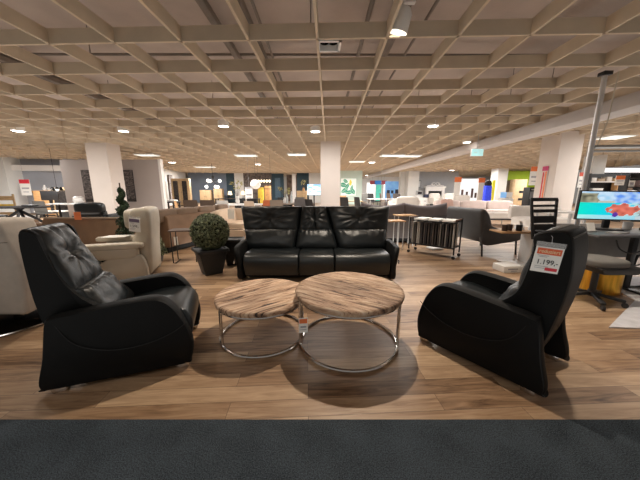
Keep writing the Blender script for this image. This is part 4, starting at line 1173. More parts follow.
# white side wall pieces
for k, (px, D, l) in enumerate(((161, 19.3, 'tall dark lattice panel on the white side wall, nearer one'), (168, 21.6, 'tall dark lattice panel on the white side wall, farther one'))):
    f = (D-18.2)/(25.9-18.2); X = -11.6+f*(-1.4)+.10
    t = thing('lattice_panel', l, 'wall decoration', (X, D, 1.4), math.atan2(7.7, -1.4))
    MB().box((0,0,0), (.72,.03,1.95)).build('mirror', mat('mirror_grey', (.5,.48,.47), .3), t, smooth=False)
    for sx in (-.36,-.12,.12,.36): MB().box((sx,-.0,0), (.05,.07,2.0)).build('bar', mat('lattice_brown', (.11,.07,.055), .6), t, smooth=False)
    for z in (-1,-.33,.33,1): MB().box((0,0,z), (.76,.08,.05)).build('cross_bar', MC['lattice_brown'], t, smooth=False)
cabinet('display_cabinet', 'light oak display cabinet with glass door beside the white side wall', (XZ(182, 21.0, 1), 21.0, 0), .15, 1.3, .5, 2.12, OAK, 2, True, margin=.30)
for k, (px, w, l) in enumerate(((206.5, 1.05, 'light oak highboard left on the blue-grey wall'), (219, .80, 'light oak highboard right on the blue-grey wall'))):
    cabinet('oak_highboard', l, (XZ(px, 24.6, .8), 24.6, 0), 0, w, .45, 1.24 if k == 0 else 1.36, OAK, 2)
    
def globe_chandelier():
    t = thing('globe_chandelier', 'black chandelier with frosted glass globes before the blue-grey wall', 'lamp', (XZ(213, 16.5, 1.7), 16.5, 1.62))
    MB().tube([(0,0,.1),(0,0,1.23)], .012, 6).build('rod', BLACK, t)
    MB().cyl((0,0,.32), .09, .18).build('canopy', BLACK, t)
    for k in range(6):
        a = k*2*PI/6+.2; x, y = .40*math.cos(a), .40*math.sin(a); z = .18*(-1)**k
        ar = MB().tube([(0,0,.15),(x,y,z+.12)], .012, 6).build('arm', BLACK, t)
        MB().ball((x,y,z), .10).build('globe', GLOWSOFT, ar)
globe_chandelier()
# grey cloth table and chairs in the middle left
simple_table('side_table', 'dark cloth-covered table before the white side wall', (XZ(171, 11.5, .6), 11.5, 0), 0, .62, .62, .74, mat('dark_cloth', (.05,.05,.06), .9), BLACK)
tag(MB().pillow((XZ(171, 11.5, .8), 11.5, .79), (.5,.3,.09)).build('folded_cloth', WHITEG), 'white folded cloth on the dark table', 'cloth')
for k, (px, l) in enumerate(((194, 'brown leather dining chair seen from behind, left of a pair'), (210, 'brown leather dining chair seen from behind, right of a pair'))):
    shell_chair(l, (XZ(px, 8.6, .7), 8.6, 0), PI+.1*k, BROWND, BLACK, .92, w=.50)
shell_chair('brown wooden chair beside the dark cloth-covered table', (XZ(181, 10.9, .7), 10.9, 0), 1.9, OAKO, OAKO, .80)
# white dining table with vases
simple_table('white_dining_table', 'white dining table with flower vase, behind the beige chaise', (XZ(239, 9.3, .7), 9.3, 0), 0, 1.65, .9, .76, WHITEG, BLACK)
for k, (px, D, rz, m, l) in enumerate(((227, 8.7, 2.9, WHITEG, 'white chair at the left end of the white dining table'), (239, 10.2, 0, BLACKP, 'black chair behind the left half of the white dining table'), (252, 10.1, .2, BLACKP, 'black chair behind the right half of the white dining table'), (254.5, 8.25, 2.6, BEIGE, 'beige shell chair at the right front of the white dining table'), (268.5, 8.95, 3.5, ORANGEFAB, 'rust orange dining chair just above the black sofa'))):
    shell_chair(l, (XZ(px, D, .6), D, 0), rz, m, BLACK, .90)
def flower_vase(label, px, D, z, m=None, h=.28, fh=.5, seed=1):
    t = thing('flower_vase', label, 'vase', (XZ(px, D, z+.2), D, z))
    MB().lathe([(.001,0),(.06,0),(.075,h*.4),(.045,h*.85),(.055,h),(.04,h*.98),(.03,h*.5),(.001,.02)], n=18).build('vase', m or WHITEG, t)
    r = random.Random(seed)
    st = MB(); lf = MB()
    for k in range(7):
        a = r.uniform(0, 6.28); q = (.22*math.cos(a)*r.random(), .18*math.sin(a), h+fh*r.uniform(.5, 1))
        st.tube([(0,0,h*.5),(q[0]*.3,q[1]*.3,h+.1),q], .004, 5)
        leaves(lf, lambda: (Vector(q)+Vector((r.uniform(-.05,.05), r.uniform(-.05,.05), r.uniform(-.06,.06))), (0,0,1)), 14, .035, r)
    st.build('stems', STEM, t); lf.build('blossoms', mat('pale_blossom', (.45,.42,.16), .8, var=.5, scale=15), t, smooth=False)
flower_vase('white vase with pale yellow flowers on the white dining table', 237.5, 9.3, .76)
def table_lamp(label, px, D, z, h=.34):
    t = thing('table_lamp', label, 'lamp', (XZ(px, D, z+.2), D, z))
    MB().lathe([(.001,0),(.07,0),(.07,.015),(.012,.03),(.012,h*.55),(.001,h*.56)], n=16).build('base', BLACK, t)
    MB().lathe([(.10,h*.5),(.07,h),(.065,h),(.095,h*.5)], n=20).build('lamp_shade', WARM, t)
simple_table('console_table', 'dark console table behind the white dining table', (XZ(238, 12.6, .6), 12.6, 0), 0, 2.1, .45, .85, BLACKP, BLACK)
table_lamp('small warm table lamp at the left end of the dark console', 230, 12.6, .851)
table_lamp('small warm table lamp at the right end of the dark console', 243, 12.6, .851)
price_poster('white price poster hanging above the rear of the white dining table', 249, 194, 11.8, .34, .62, INKG, hh=.12)
# pendant lights in the centre
t = thing('paper_lantern', 'large round white paper lantern hanging left of the bulb chandelier', 'lamp', (XZ(255.5, 12.0, 1.4), 12.0, 1.50))
MB().ball((0,0,0), .225, 24, sx=1.05, sz=.95).build('shade', mat('lantern_paper', (.95,.90,.86), .8, emit=.15, var=.02), t)
MB().tube([(0,0,.2),(0,0,1.35)], .005, 5).build('cord', BLACK, t)
t = thing('linear_chandelier', 'rectangular black frame chandelier with a row of lit bulbs', 'lamp', (XZ(264, 12.6, 1.8), 12.6, 1.6))
MB().bar((-.32,0,.42), (.32,0,.42), .02).bar((-.32,0,.42), (-.32,0,-.30), .012).bar((.32,0,.42), (.32,0,-.30), .012).bar((-.32,0,-.30), (.32,0,-.30), .02).build('frame', BLACK, t, smooth=False)
for sx in (-.3, .3): MB().tube([(sx,0,.42),(sx,0,1.25)], .005, 5).build('cord', BLACK, t)
for k in range(5): MB().ball((-.26+.13*k,0,.06), .05, 12, sz=1.2).build('bulb', mat('bulb_warm', (1,.85,.6), .5, emit=3, var=0), t)
cabinet('yellow_display', 'yellow upright display cabinet under the bulb chandelier', (XZ(261, 22.5, .8), 22.5, 0), 0, .42, .4, 1.45, YELLOW, 1)
cabinet('oak_rack', 'tan shelf cabinet right of the yellow display', (XZ(268, 22.9, .8), 22.9, 0), 0, .5, .4, 1.6, OAKO, 2)
cabinet('oak_dresser', 'light oak dresser left of the hanging blue screen', (XZ(302, 15.6, .7), 15.6, 0), 0, .58, .45, 1.20, OAK, 2)
t = thing('wall_screen', 'bright blue screen on a stand left of the centre column', 'monitor', (XZ(314, 10.6, 1.2), 10.6, 0), -.05)
def clouds(u, v):
    n = noise.noise(Vector((u*4, v*5, 2)))
    c = Vector((.30,.60,.95))*(1-v*.3)+Vector((.3,.3,.1))*0
    k = max(0, min(1, n*1.6+.35)); c = c*(1-k)+Vector((.95,.97,1))*k
    if v < .28+.1*n: c = Vector((.55,.75,.88))
    return c
MB().box((0,.02,1.26), (.56,.04,.44)).build('housing', BLACKP, t)
paint_panel('screen', .54, .42, clouds, vcol_mat('screen_bright', 1.4), 30, 20, t, Matrix.Translation((0,-.003,1.26)))
MB().box((0,.04,.52), (.05,.05,1.04)).build('stand', BLACK, t)
MB().box((0,.03,.012), (.4,.3,.024)).build('foot', BLACK, t)
# dining groups behind the sofa
simple_table('round_bistro_table', 'grey round dining table with glassware behind the black sofa', (XZ(290, 9.6, .7), 9.6, 0), 0, 1.3, 1.0, .78, TAUPE, BLACK, leg='cross')
for k, (px, D, rz, m, l) in enumerate(((279.5, 8.1, 2.9, TAUPE, 'taupe upholstered chair left of the round dining table'), (284, 10.5, .3, BLACKP, 'black chair behind the round dining table'), (298, 10.6, -.3, GREYSEAT, 'grey chair at the back right of the round dining table'), (299.5, 9.0, 3.4, GREYFAB, 'mauve-grey chair right of the round dining table'), (314.5, 8.6, 2.2, BLACKP, 'black chair between blue screen and centre column'), (347, 11.2, 2.4, BLACKP, 'black chair right of the centre column, left one of two'), (361, 11.2, 2.0, BLACKP, 'black chair right of the centre column, right one of two'), (342.5, 13.5, 0, OAKO, 'brown chair half hidden by the centre column'))):
    shell_chair(l, (XZ(px, D, .6), D, 0), rz, m, BLACK, .94)
simple_table('oak_table', 'oak dining table below the leaf picture', (XZ(352, 12.3, .7), 12.3, 0), 0, .9, .8, .76, OAK, BLACK)
def bottle(label, px, D, z, m, h=.3):
    t = thing('glass_bottle', label, 'bottle', (XZ(px, D, z+.1), D, z))
    MB().lathe([(.001,0),(.045,0),(.045,h*.6),(.016,h*.78),(.016,h),(.001,h)], n=14).build('body', m, t)
bottle('tall clear bottle on the round dining table, left', 287, 9.5, .781, mat('glass_grey', (.55,.58,.58), .1), .34)
bottle('tall clear bottle on the round dining table, right', 291.5, 9.6, .781, MC['glass_grey'], .42)
flower_vase('vase with pale branches at the rear of the round dining table', 285, 9.75, .781, None, .2, .35, 5)
flower_vase('plant in a vase on top of the oak dresser', 303.5, 15.55, 1.201, OAKO, .18, .4, 8)
# picture with leaves
def leafpic(u, v):
    c = Vector((.78,.86,.80))
    for (cx, cy_, ang, L, wd) in ((.25,.30,.5,.55,.13),(.15,.62,-.2,.5,.14),(.55,.18,.1,.6,.12),(.42,.55,.9,.5,.10),(.8,.25,2.2,.5,.12),(.72,.45,1.2,.4,.08),(.30,.85,-.6,.4,.10)):
        dx, dy = u-cx, (v-cy_); a = dx*math.cos(ang)+dy*math.sin(ang); b = -dx*math.sin(ang)+dy*math.cos(ang)
        if abs(a) < L/2 and abs(b) < wd*(1-(2*a/L)**2):
            c = Vector((.05,.30,.20)) if abs(b) > .012 else Vector((.5,.65,.5))
            c = c*(.8+.8*abs(noise.noise(Vector((a*9, b*30, cx)))))
    if ((u-.63)/.08)**2+((v-.75)/.18)**2 < 1+.6*noise.noise(Vector((u*20, v*20, 1))): c = Vector((.75,.62,.08))
    return c
t = thing('leaf_picture', 'large botanical picture of green leaves on the mint wall', 'picture', P(348.5, 187, YL-.05))
MB().box((0,.02,0), (1.32,.03,1.44)).build('frame', WHITEG, t, smooth=False)
paint_panel('print', 1.30, 1.42, leafpic, vcol_mat('print_bright', .35), 44, 44, t, Matrix.Translation((0,-.001,0)))
# ================================================================== far centre right
for k, (px, w, m, l) in enumerate(((372.5, .55, mat('banner_red', (.55,.10,.12), .6), 'small red banner far behind the sofa'), (378, .75, mat('banner_blue', (.05,.22,.62), .6, emit=.3), 'blue banner above the sea-green board'), (384, .55, MC['banner_red'], 'small red banner right of the blue banner'))):
    c = P(px, 182.5, 29)
    t = thing('hanging_banner', l, 'sign', c)
    MB().box((0,0,0), (w,.03,.42)).build('cloth', m, t, smooth=False)
    MB().tube([(0,0,.2),(0,0,CEIL-c.z)], .01, 5).build('hanger', INKG, t)
t = thing('green_board', 'tall sea-green display board far behind the sofa', 'display', (XZ(378.5, 28.7, 1), 28.7, 0))
MB().box((0,0,.95), (.55,.05,1.7)).build('panel', TEALSIGN, t, smooth=False)
MB().box((0,.05,.05), (.6,.4,.1)).build('foot', BLACKP, t, smooth=False)
for k, (px, l) in enumerate(((369, 'white lit display panel far back, left of the green board'), (373.5, 'white lit display panel far back, beside the green board'), (386, 'white lit display panel far back, right of the green board'))):
    t = thing('light_panel', l, 'display', (XZ(px, 30, 1), 30.2, 0))
    MB().box((0,0,1.1), (.46,.08,1.9)).build('panel', mat('panel_white', (.95,.95,.95), .5, emit=.9, var=.01), t, smooth=False)
    MB().box((0,0,.06), (.5,.3,.12)).build('foot', STEEL, t, smooth=False)
t = thing('backlit_wall', 'blue backlit photo wall with dark pictures far back right', 'display', (XZ(394, 27, 1), 27, 0))
MB().box((0,0,1.15), (1.85,.1,1.9)).build('panel', SKYPANEL, t, smooth=False)
for sx, w, h in ((-.6,.3,.36),(-.2,.25,.3),(.3,.42,.5)): MB().box((sx,-.07,1.05), (w,.02,h)).build('picture', mat('dark_blue_print', (.05,.06,.10), .6), t, smooth=False)
MB().box((0,0,.1), (1.85,.2,.2)).build('foot', WHITE, t, smooth=False)
for k, (px, D, m, l) in enumerate(((366, 19, GREYSEAT, 'grey chair far back, leftmost of the row right of the mint wall'), (373, 18, BLACKP, 'dark chair far back, second in the row right of the mint wall'), (383, 20, TAUPE, 'taupe chair far back below the green board'), (391, 19, BROWND, 'brown chair far back below the backlit photo wall'), (398, 18, GREYFAB, 'grey-brown chair far back left of the white column'))):
    shell_chair(l, (XZ(px, D, .7), D, 0), .6*k, m, BLACK, 1.0, w=.6)
simple_table('white_counter', 'long white counter table far behind the grey-brown sofa', (XZ(386, 14.5, .6), 14.5, 0), 0, 2.0, .8, .78, WHITEG, STEEL)
# fireplace wall
fx = XZ(436, 23.6, 1)
t = thing('white_fireplace', 'white mantel fireplace with a black opening on the pale grey wall', 'fireplace', (fx, 23.9, 0))
MB().box((-.72,0,.72), (.22,.3,1.44)).build('pilaster', WHITEG, t, smooth=False); MB().box((.72,0,.72), (.22,.3,1.44)).build('pilaster', WHITEG, t, smooth=False)
MB().box((0,-.03,1.50), (1.8,.42,.12)).build('mantel_shelf', WHITEG, t, smooth=False)
MB().box((0,.0,1.30), (1.24,.28,.28)).build('frieze', WHITEG, t, smooth=False)
MB().box((0,.05,.95), (1.22,.1,.44)).build('opening', INK, t, smooth=False)
MB().box((0,.03,.37), (1.22,.16,.74)).build('lower_panel', CREAM2, t, smooth=False)
t = thing('scroll_ornament', 'white scroll ornament standing on the fireplace mantel', 'ornament', (fx, 23.8, 1.58))
m = MB()
for sg in (-1, 1):
    m.tube([(sg*(.10+.30*(k/20)*1.0)+sg*.16*math.cos(k*.62)*(1-k/26), 0, .20+.16*math.sin(k*.62)*(1-k/26)) for k in range(21)], .022, 6)
m.tube([(-.75,0,.03),(-.3,0,.08),(0,0,.02),(.3,0,.08),(.75,0,.03)], .03, 6)
m.build('scrollwork', WHITEG, t)
t = thing('wall_picture', 'small framed mirror on the pale grey wall right of the white column', 'picture', P(419, 184, 24.3))
MB().box((0,.02,0), (.36,.04,.62)).build('frame', BLACK, t, smooth=False); MB().box((0,-.004,0), (.28,.02,.54)).build('mirror', mat('mirror_pale', (.6,.62,.64), .2), t, smooth=False)
t = thing('microwave_box', 'small grey appliance on a white stand below the framed mirror', 'appliance', (XZ(419, 22.4, .9), 22.4, 0))
MB().box((0,0,.40), (.5,.4,.8)).build('stand', WHITEG, t, smooth=False); MB().box((0,0,1.0), (.46,.36,.36)).build('case', STEEL, t, smooth=False); MB().box((0,-.185,1.0), (.34,.01,.22)).build('window', INK, t, smooth=False)
cabinet('white_sideboard', 'low white sideboard left of the fireplace', (XZ(424, 22.0, .5), 22.0, 0), 0, 1.3, .4, .62, WHITEG, 2)
tag(MB().pillow((XZ(427, 21.9, .75), 21.9, .76), (.5,.3,.28)).build('basket', mat('navy_basket', (.03,.04,.08), .8)), 'dark navy basket on the low white sideboard', 'basket')
for k, (px, D, l) in enumerate(((436, 21.3, 'ivory armchair in front of the fireplace'), (451, 20, 'ivory armchair right of the fireplace'))):
    t = thing('ivory_armchair', l, 'armchair', (XZ(px, D, .5), D, 0), .2*(1-2*k))
    MB().pillow((0,.25,.60), (.9,.24,.8), p=6).build('backrest', CREAM2, t); MB().pillow((0,-.1,.36), (.65,.7,.24), p=6).build('seat', CREAM2, t)
    for sg in (-1, 1): MB().pillow((sg*.40,-.08,.40), (.16,.75,.46), p=8).build('armrest', CREAM2, t)
    MB().box((0,0,.06), (.6,.6,.12)).build('base', BLACKP, t)
for k, (px, D, l) in enumerate(((456.5, 15.5, 'white freestanding panel with orange price header, left of two by the ivory sofa'), (480, 16.5, 'white freestanding panel with orange price header, right of two by the ivory sofa'))):
    t = thing('promotion_panel', l, 'sign', (XZ(px, D, 1), D, 0))
    MB().box((0,0,1.0), (.34,.05,2.0)).build('panel', PAPER, t, smooth=False)
    MB().box((0,-.03,1.84), (.40,.02,.28)).build('header', ORANGE, t, smooth=False)
    MB().box((0,0,.02), (.5,.4,.04)).build('foot', STEEL, t, smooth=False)
t = thing('far_window_display', 'bright white display with dark figures behind the promotion panels', 'display', (XZ(468, 25.5, 1), 25.5, 0))
MB().box((0,0,1.2), (1.9,.1,2.2)).build('panel', MC['panel_white'], t, smooth=False)
for k, (sx, h) in enumerate(((-.6,.8),(-.15,.6),(.35,.9),(.7,.5))): MB().box((sx,-.08,.5+h/2), (.22,.03,h)).build('product', mat('mauve_product', (.25,.18,.18), .7), t, smooth=False)
# blue and yellow display
t = thing('blue_display', 'royal blue upright display with a dark round top', 'display', (XZ(487, 19, 1), 19, 0))
MB().frust((0,0,.05), (.55,.3), (.42,.3), 1.5).build('panel', BLUE, t, bevel=.02); MB().ball((0,-.02,1.68), .26, 16, sy=.6).build('top', INK, t); MB().box((0,0,.03), (.7,.5,.06)).build('foot', BLACKP, t)
t = thing('yellow_display', 'narrow yellow panel right of the royal blue display', 'display', (XZ(492.6, 19.5, 1), 19.5, 0))
MB().box((0,0,1.05), (.22,.05,1.8)).build('panel', mat('bright_yellow', (.85,.75,.05), .6, emit=.3), t, smooth=False); MB().box((0,0,.04), (.4,.3,.08)).build('foot', BLACKP, t, smooth=False)
# lime wall furniture
t = cabinet('pale_wardrobe', 'pale wooden wardrobe with two dark niches before the lime wall', (XZ(517, 20.6, 1), 20.6, 0), 0, .95, .5, 2.05, mat('pale_wood', (.68,.50,.30), .6, var=.1), 1)
for z in (1.1,.55): MB().box((.15,-.285,z), (.40,.02,.16)).build('niche', INK, t, smooth=False)
cabinet('brown_locker', 'narrow grey-brown cupboard left of the pale wardrobe', (XZ(508, 21.1, 1), 21.1, 0), 0, .28, .4, 2.0, TAUPE, 1)
price_poster('white price poster with orange header in front of the lime wall', 534.5, 176, 13.5, .48, .92, ORANGE)
t = thing('wall_oven', 'black oven block with grey panel below the hanging poster', 'appliance', (XZ(531, 15.5, .9), 15.5, 0))
MB().box((0,0,.70), (.62,.5,1.4)).build('body', BLACKP, t, bevel=.01); MB().box((0,-.26,.95), (.56,.02,.42)).build('panel', mat('oven_grey', (.18,.18,.19), .3), t, smooth=False); MB().box((0,-.28,1.27), (.5,.02,.05)).build('handle', STEEL, t, smooth=False)
for k, (px, m, l) in enumerate(((503, SKYPANEL, 'small blue screen on the sofa-side shelf before the white column'), (509, PAPER, 'small white notice right of the small blue screen'))):
    t = thing('counter_display', l, 'display', (XZ(px, 14.5, .9), 14.5, 0), .1)
    MB().box((0,0,.40), (.3,.3,.8)).build('stand', WHITEG, t, smooth=False); MB().box((0,-.02,.98), (.34,.03,.30)).build('screen', m, t, smooth=False)
# red vertical sign on the right column
t = thing('column_sign', 'tall narrow red and white sign on the right column', 'sign', (7.105, 8.46, 1.46), -PI/2)
MB().box((0,0,0), (.20,.012,.98)).build('board', mat('sign_pale', (.72,.55,.50), .6), t, smooth=False)
MB().box((0,-.008,.45), (.22,.006,.14)).build('header', mat('sign_pinkred', (.55,.05,.16), .6), t, smooth=False)
MB().box((-.045,-.008,-.06), (.045,.006,.80)).build('stripe', RED, t, smooth=False); MB().box((.045,-.008,-.06), (.05,.006,.84)).build('stripe', ORANGE, t, smooth=False)
# things behind the monitor
price_poster('white price poster with a red header left of the silver pole', 581.5, 180, 7.6, .18, .42, mat('poster_red', (.62,.10,.06), .6))
t = thing('tall_shelf', 'dark shelving unit filled with bright products behind the monitor', 'shelf', (XZ(612, 12.4, 1), 12.6, 0))
MB().box((0,.2,1.0), (2.3,.04,2.0)).build('back_panel', BLACKP, t, smooth=False)
for z in (.3,.75,1.2,1.62): MB().box((0,0,z), (2.3,.4,.04)).build('shelf_board', WHITE if z > 1 else BLACK, t, smooth=False)
for sx in (-1.15, 1.15): MB().box((sx,0,1.0), (.04,.42,2.0)).build('side', BLACK, t, smooth=False)
sx0 = XZ(612, 12.4, 1)
pr = [(-.95,1.64,.22,.16,WHITE,'white bowl at the left of the top shelf'),(-.6,1.64,.30,.12,TAN,'tan tray on the top shelf left'),(-.25,1.64,.24,.20,CREAM2,'cream box on the top shelf middle'),(.15,1.64,.34,.14,OAK,'oak crate on the top shelf'),(.55,1.64,.28,.22,PAPER,'white carton on the top shelf right'),(-.7,1.22,.5,.10,WHITE,'white tray on the second shelf'),(.35,1.22,.34,.36,OAKO,'orange-brown carton on the second shelf'),(.8,1.22,.26,.28,BROWND,'dark brown box on the second shelf')]
for x, z, w, h, m, l in pr:
    t = thing('shelf_product', l+' behind the monitor', 'box', (sx0+x, 12.55, z+.001))
    MB().box((0,0,h/2), (w,.26,h)).build('carton', m, t, bevel=.006); MB().box((0,0,h), (w*1.02,.27,.015)).build('lid', m, t)
price_poster('white promotion poster with orange header over the shelves behind the monitor', 620, 180.5, 10.2, .36, .36, ORANGE, hh=.4)
t = thing('display_rack', 'black display rack with white cloth at the far right edge', 'rack', (XZ(634, 10.3, 1), 10.4, 0))
for sx in (-.4, .4): MB().box((sx,0,.9), (.04,.3,1.8)).build('post', BLACK, t, smooth=False)
for z in (.5,.95,1.35,1.7): MB().box((0,0,z), (.8,.3,.03)).build('shelf_board', BLACK, t, smooth=False)
for k, (x, z, m, l) in enumerate(((-.2,1.37,PAPER,'white carton left on the black display rack'),(.18,1.37,MC['mauve_product'],'mauve box right on the black display rack'),(-.15,.97,GREYSEAT,'grey box left on the middle shelf of the black rack'),(.2,.97,WHITE,'folded white cloth on the middle shelf of the black rack'))):
    t = thing('rack_product', l, 'box', (XZ(634, 10.3, 1)+x, 10.4, z)); MB().box((0,0,.12), (.26,.2,.24)).build('carton', m, t, bevel=.01); MB().box((0,-.102,.12), (.14,.004,.10)).build('sticker', INKG, t, smooth=False)
simple_table('white_side_counter', 'white counter seen below the right column', (XZ(560, 6.6, .6), 6.6, 0), 0, 1.0, .5, .72, WHITEG, STEEL)
tag(MB().box((XZ(572, 5.6, .6), 5.7, .26), (1.6,.05,.52)).build('low_partition', mat('grey_low_panel', (.33,.32,.31), .8), smooth=False), 'low grey screen panel standing behind the desk', 'screen panel')

# ================================================================== ceiling fixtures
def downlight(label, px, py, r=.075, drop=.0):
    c = G(px, py, CEIL-.0)
    t = thing('ceiling_spotlight', label, 'spotlight', (c.x, c.y, CEIL-.035), 0)
    MB().lathe([(r*1.25,0),(r*1.25,.12),(r*.6,.16),(r*.6,.155),(r*1.05,.11),(r*1.05,0)], n=24).build('housing', WHITEG, t)
    MB().lathe([(.001,-.012),(r*1.02,.0),(r*1.02,.02),(.001,.02)], n=24).build('lens', GLOW, t)
for px, py, l in ((18,130,'lit ceiling spotlight nearest the left edge'),(123.5,130,'lit ceiling spotlight above the left column'),(223.5,125,'lit ceiling spotlight between left and centre columns'),(315.5,130.5,'lit ceiling spotlight just above the centre column'),(433,125,'lit ceiling spotlight above the grey-brown sofa'),(467,141.5,'lit ceiling spotlight beside the right soffit'),(372,162,'lit ceiling spotlight right of the centre column, lower one'),(50,163.5,'lit spotlight far left, left of a close pair'),(58,161,'lit spotlight far left, right of a close pair'),(172,162,'lit spotlight above the white side wall'),(258,164,'lit spotlight above the bulb chandelier'),(452,170,'lit spotlight above the fireplace'),(367,175,'tiny lit spotlight above the mint wall edge')):
    downlight(l, px, py, (.11 if py < 150 else .17))
c = P(398, 46, 3.05)
t = thing('track_spotlight', 'large white cylinder spotlight shining down near the ceiling centre', 'spotlight', (c.x, c.y, CEIL+.03))
M = Matrix.Rotation(math.radians(14), 4, 'X') @ Matrix.Rotation(math.radians(12), 4, 'Y')
MB().lathe([(.095,-.03),(.09,.13),(.06,.18),(.001,.18),(.001,.16),(.08,.12),(.088,-.03)], n=28, M=M).build('housing', WHITEG, t)
MB().lathe([(.001,-.026),(.088,-.026),(.088,-.01),(.001,-.01)], n=28, M=M).build('lens', GLOW, t)
MB().tube([(.02,0,.15),(.03,0,.24)], .012, 8).build('stem', WHITE, t)
MB().box((.05,.02,.27), (.22,.05,.05)).build('track_adapter', WHITE, t)
c = G(329, 46, CEIL)
t = thing('twin_spotlight', 'square white recessed fitting with two unlit spotlights', 'spotlight', (c.x, c.y+.02, CEIL+.05))
m = MB()
for x, y, w, d in ((0,.105,.27,.03),(0,-.105,.27,.03),(.12,0,.03,.24),(-.12,0,.03,.24)): m.box((x,y,0), (w,d,.10))
m.build('frame', WHITEG, t, smooth=False)
for sx in (-.05, .05): MB().lathe([(.052,-.03),(.045,.06),(.001,.07),(.001,.02),(.04,-.02),(.048,-.03)], (sx,0,.02), 20).build('reflector', CHROME, t)
MB().box((0,0,.085), (.25,.2,.02)).build('back_plate', INKG, t, smooth=False)
c = G(408, 14, CEIL)
t = thing('track_box', 'small white junction box above the grid at the top', 'junction box', (c.x, c.y, CEIL+.24))
MB().box((0,0,0), (.22,.12,.10)).build('case', WHITE, t, bevel=.01); MB().tube([(0,0,.05),(0,0,.48)], .01, 6).build('rod', DUCT, t)
for px, py, w, l in ((147,155,.9,'bright ceiling light panel left of the blue-grey wall'),(246,155.5,1.0,'bright ceiling light panel before the blue-grey wall'),(297,154.5,.85,'bright ceiling light panel left of the centre column'),(357,161.5,.9,'bright ceiling light panel right of the centre column'),(392,155.5,1.1,'bright ceiling light panel behind the exit sign'),(410,156,1.0,'bright ceiling light panel next to the soffit'),(205,167,1.4,'distant ceiling light panel over the blue-grey wall'),(615,137,.7,'bright ceiling light panel right of the silver pole')):
    c = G(px, py, CEIL)
    t = thing('ceiling_light_panel', l, 'ceiling light', (c.x, c.y, CEIL-.02))
    MB().box((0,0,.03), (w,.62,.05)).build('frame', WHITEG, t, smooth=False)
    MB().box((0,0,-.0), (w-.06,.56,.012)).build('diffuser', GLOWPANEL, t, smooth=False)
# exit sign
c = P(477.5, 152.5, 7.9)
t = thing('exit_sign', 'small pale green lit exit sign hanging below the soffit', 'sign', c)
MB().box((0,.03,0), (.34,.05,.20)).build('case', WHITEG, t, smooth=False)
MB().box((0,0,0), (.32,.01,.18)).build('face', CYAN, t, smooth=False)
MB().box((-.06,-.007,.0), (.10,.004,.03)).box((.07,-.007,.01), (.03,.004,.10)).build('pictogram', PAPER, t, smooth=False)
MB().tube([(0,.03,.1),(0,.03,CEIL-c.z)], .01, 6).build('hanger', STEEL, t)
# chain hanging right of the centre
t = thing('ball_chain', 'thin pale chain hanging from the ceiling right of the centre column', 'chain', (XZ(382, 6.4, 2.2), 6.4, 0))
MB().tube([(-.02,0,CEIL),(.0,0,2.2),(.02,0,1.42)], .006, 5).build('cord', mat('chain_cream', (.6,.56,.48), .6), t)
MB().ball((.02,0,1.42), .014, 8).build('weight', STEEL, t)
# ------------------------------------------------------------------ light
W = bpy.data.worlds.new('world'); S.world = W; W.use_nodes = True
W.node_tree.nodes['Background'].inputs['Color'].default_value = (1.0, 0.93, 0.85, 1); W.node_tree.nodes['Background'].inputs['Strength'].default_value = 0.22
def spot(loc, to, e, ang=80, blend=.5, r=.05, col=(1,.86,.70)):
    l = bpy.data.lights.new('spot_lamp', 'SPOT'); l.energy = e; l.spot_size = math.radians(ang); l.spot_blend = blend; l.shadow_soft_size = r; l.color = col
    o = bpy.data.objects.new('spot_lamp', l); C.objects.link(o); o.location = loc
    o.rotation_euler = (Vector(to)-Vector(loc)).to_track_quat('-Z', 'Y').to_euler(); return o
def area(loc, w, h, e, col=(1,.96,.9), up=False):
    l = bpy.data.lights.new('ceiling_or_fill_lamp', 'AREA'); l.shape = 'RECTANGLE'; l.size = w; l.size_y = h; l.energy = e; l.color = col
    o = bpy.data.objects.new('ceiling_or_fill_lamp', l); C.objects.link(o); o.location = loc
    if up: o.rotation_euler = (PI, 0, 0)
    return o
spot((0.35, 2.95, 2.8), (0.1, 2.4, 0), 270, 88, .6, .035)
spot((2.5, 2.6, 2.8), (2.6, 2.3, 0), 210, 80, .8, .05)
spot((-2.6, 3.3, 2.8), (-2.5, 3.3, .3), 120, 95, .8, .05)
spot((-4.0, 3.0, 2.8), (-3.6, 2.6, 0), 60, 90, .8, .05)
spot((-1.2, 4.5, 2.8), (-1.6, 5.0, 0), 130, 80, .8, .05)
spot((1.6, 4.4, 2.8), (1.7, 4.6, 0), 130, 80, .8, .05)
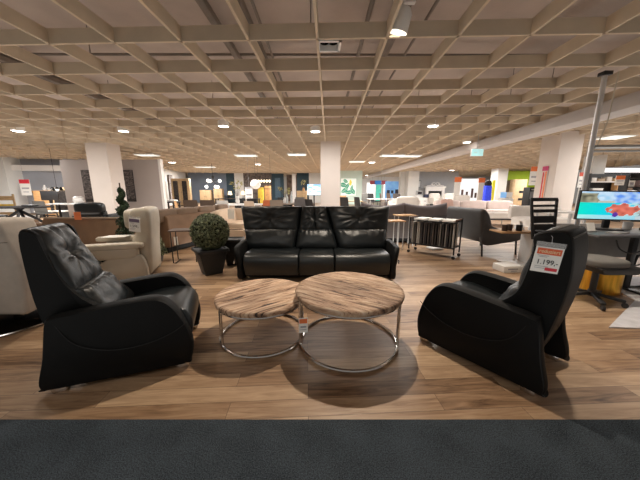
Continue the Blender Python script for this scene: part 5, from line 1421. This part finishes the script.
for x, y, e in ((-4.5,6,60),(0,7.5,70),(2.6,7,80),(-8.5,7,110),(9,6.6,120),(-4,11,130),(1,12,110),(2.6,11,120),(8,11,120),(-12,11,260),(15.5,10.5,200),(-8,16,220),(0,16.5,190),(3,17,130),(9,18,200),(-10,22,280),(-3,22,240),(3,19,130),(12,20,200),(16.5,18.5,260),(1,29,320),(10,28,280)):
    area((x, y, 2.82), 1.2, 1.2, e, (1,.97,.93))  # broad ceiling lighting, one lamp of it added to brighten the lime wall
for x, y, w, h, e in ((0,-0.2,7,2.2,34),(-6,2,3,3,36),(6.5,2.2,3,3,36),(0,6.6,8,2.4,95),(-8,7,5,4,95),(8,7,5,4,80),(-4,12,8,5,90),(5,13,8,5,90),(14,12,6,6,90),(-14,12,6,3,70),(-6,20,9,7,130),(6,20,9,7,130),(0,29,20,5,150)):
    area((x, y, .03), w, h, e, (1,.95,.88), True)  # unseen upward fill lamps at floor level, added as extra floor bounce
area((-1.5, -1.2, 2.7), 3, 1.5, 45)  # unseen fill lamp added behind the camera
S.view_settings.view_transform = 'Standard'
S.view_settings.exposure = 0.0
# repeats of one kind share a group phrase
GROUPS = {'ceiling_spotlight': 'lit ceiling spotlights', 'ceiling_light_panel': 'bright ceiling light panels', 'dining_chair': 'dining chairs across the showroom', 'cup': 'cups on the small wood-topped table',
          'shelf_product': 'goods on the shelves behind the monitor', 'rack_product': 'goods on the black display rack', 'lattice_panel': 'lattice panels on the white side wall', 'light_panel': 'lit display panels far back',
          'hanging_banner': 'banners far behind the sofa', 'oak_highboard': 'oak highboards on the blue-grey wall', 'promotion_panel': 'promotion panels by the ivory sofa', 'wire_basket': 'wire baskets under the dark table',
          'round_coffee_table': 'round coffee tables', 'recliner_armchair': 'black recliner armchairs', 'metal_side_table': 'metal side tables by the cart', 'price_poster': 'hanging price posters', 'ivory_armchair': 'ivory armchairs by the fireplace', 'table_lamp': 'lamps on the dark console', 'glass_bottle': 'bottles on the round dining table'}
for o in S.objects:
    k = o.name.split('.')[0]
    if o.parent is None and k in GROUPS and 'label' in o and 'group' not in o: o['group'] = GROUPS[k]
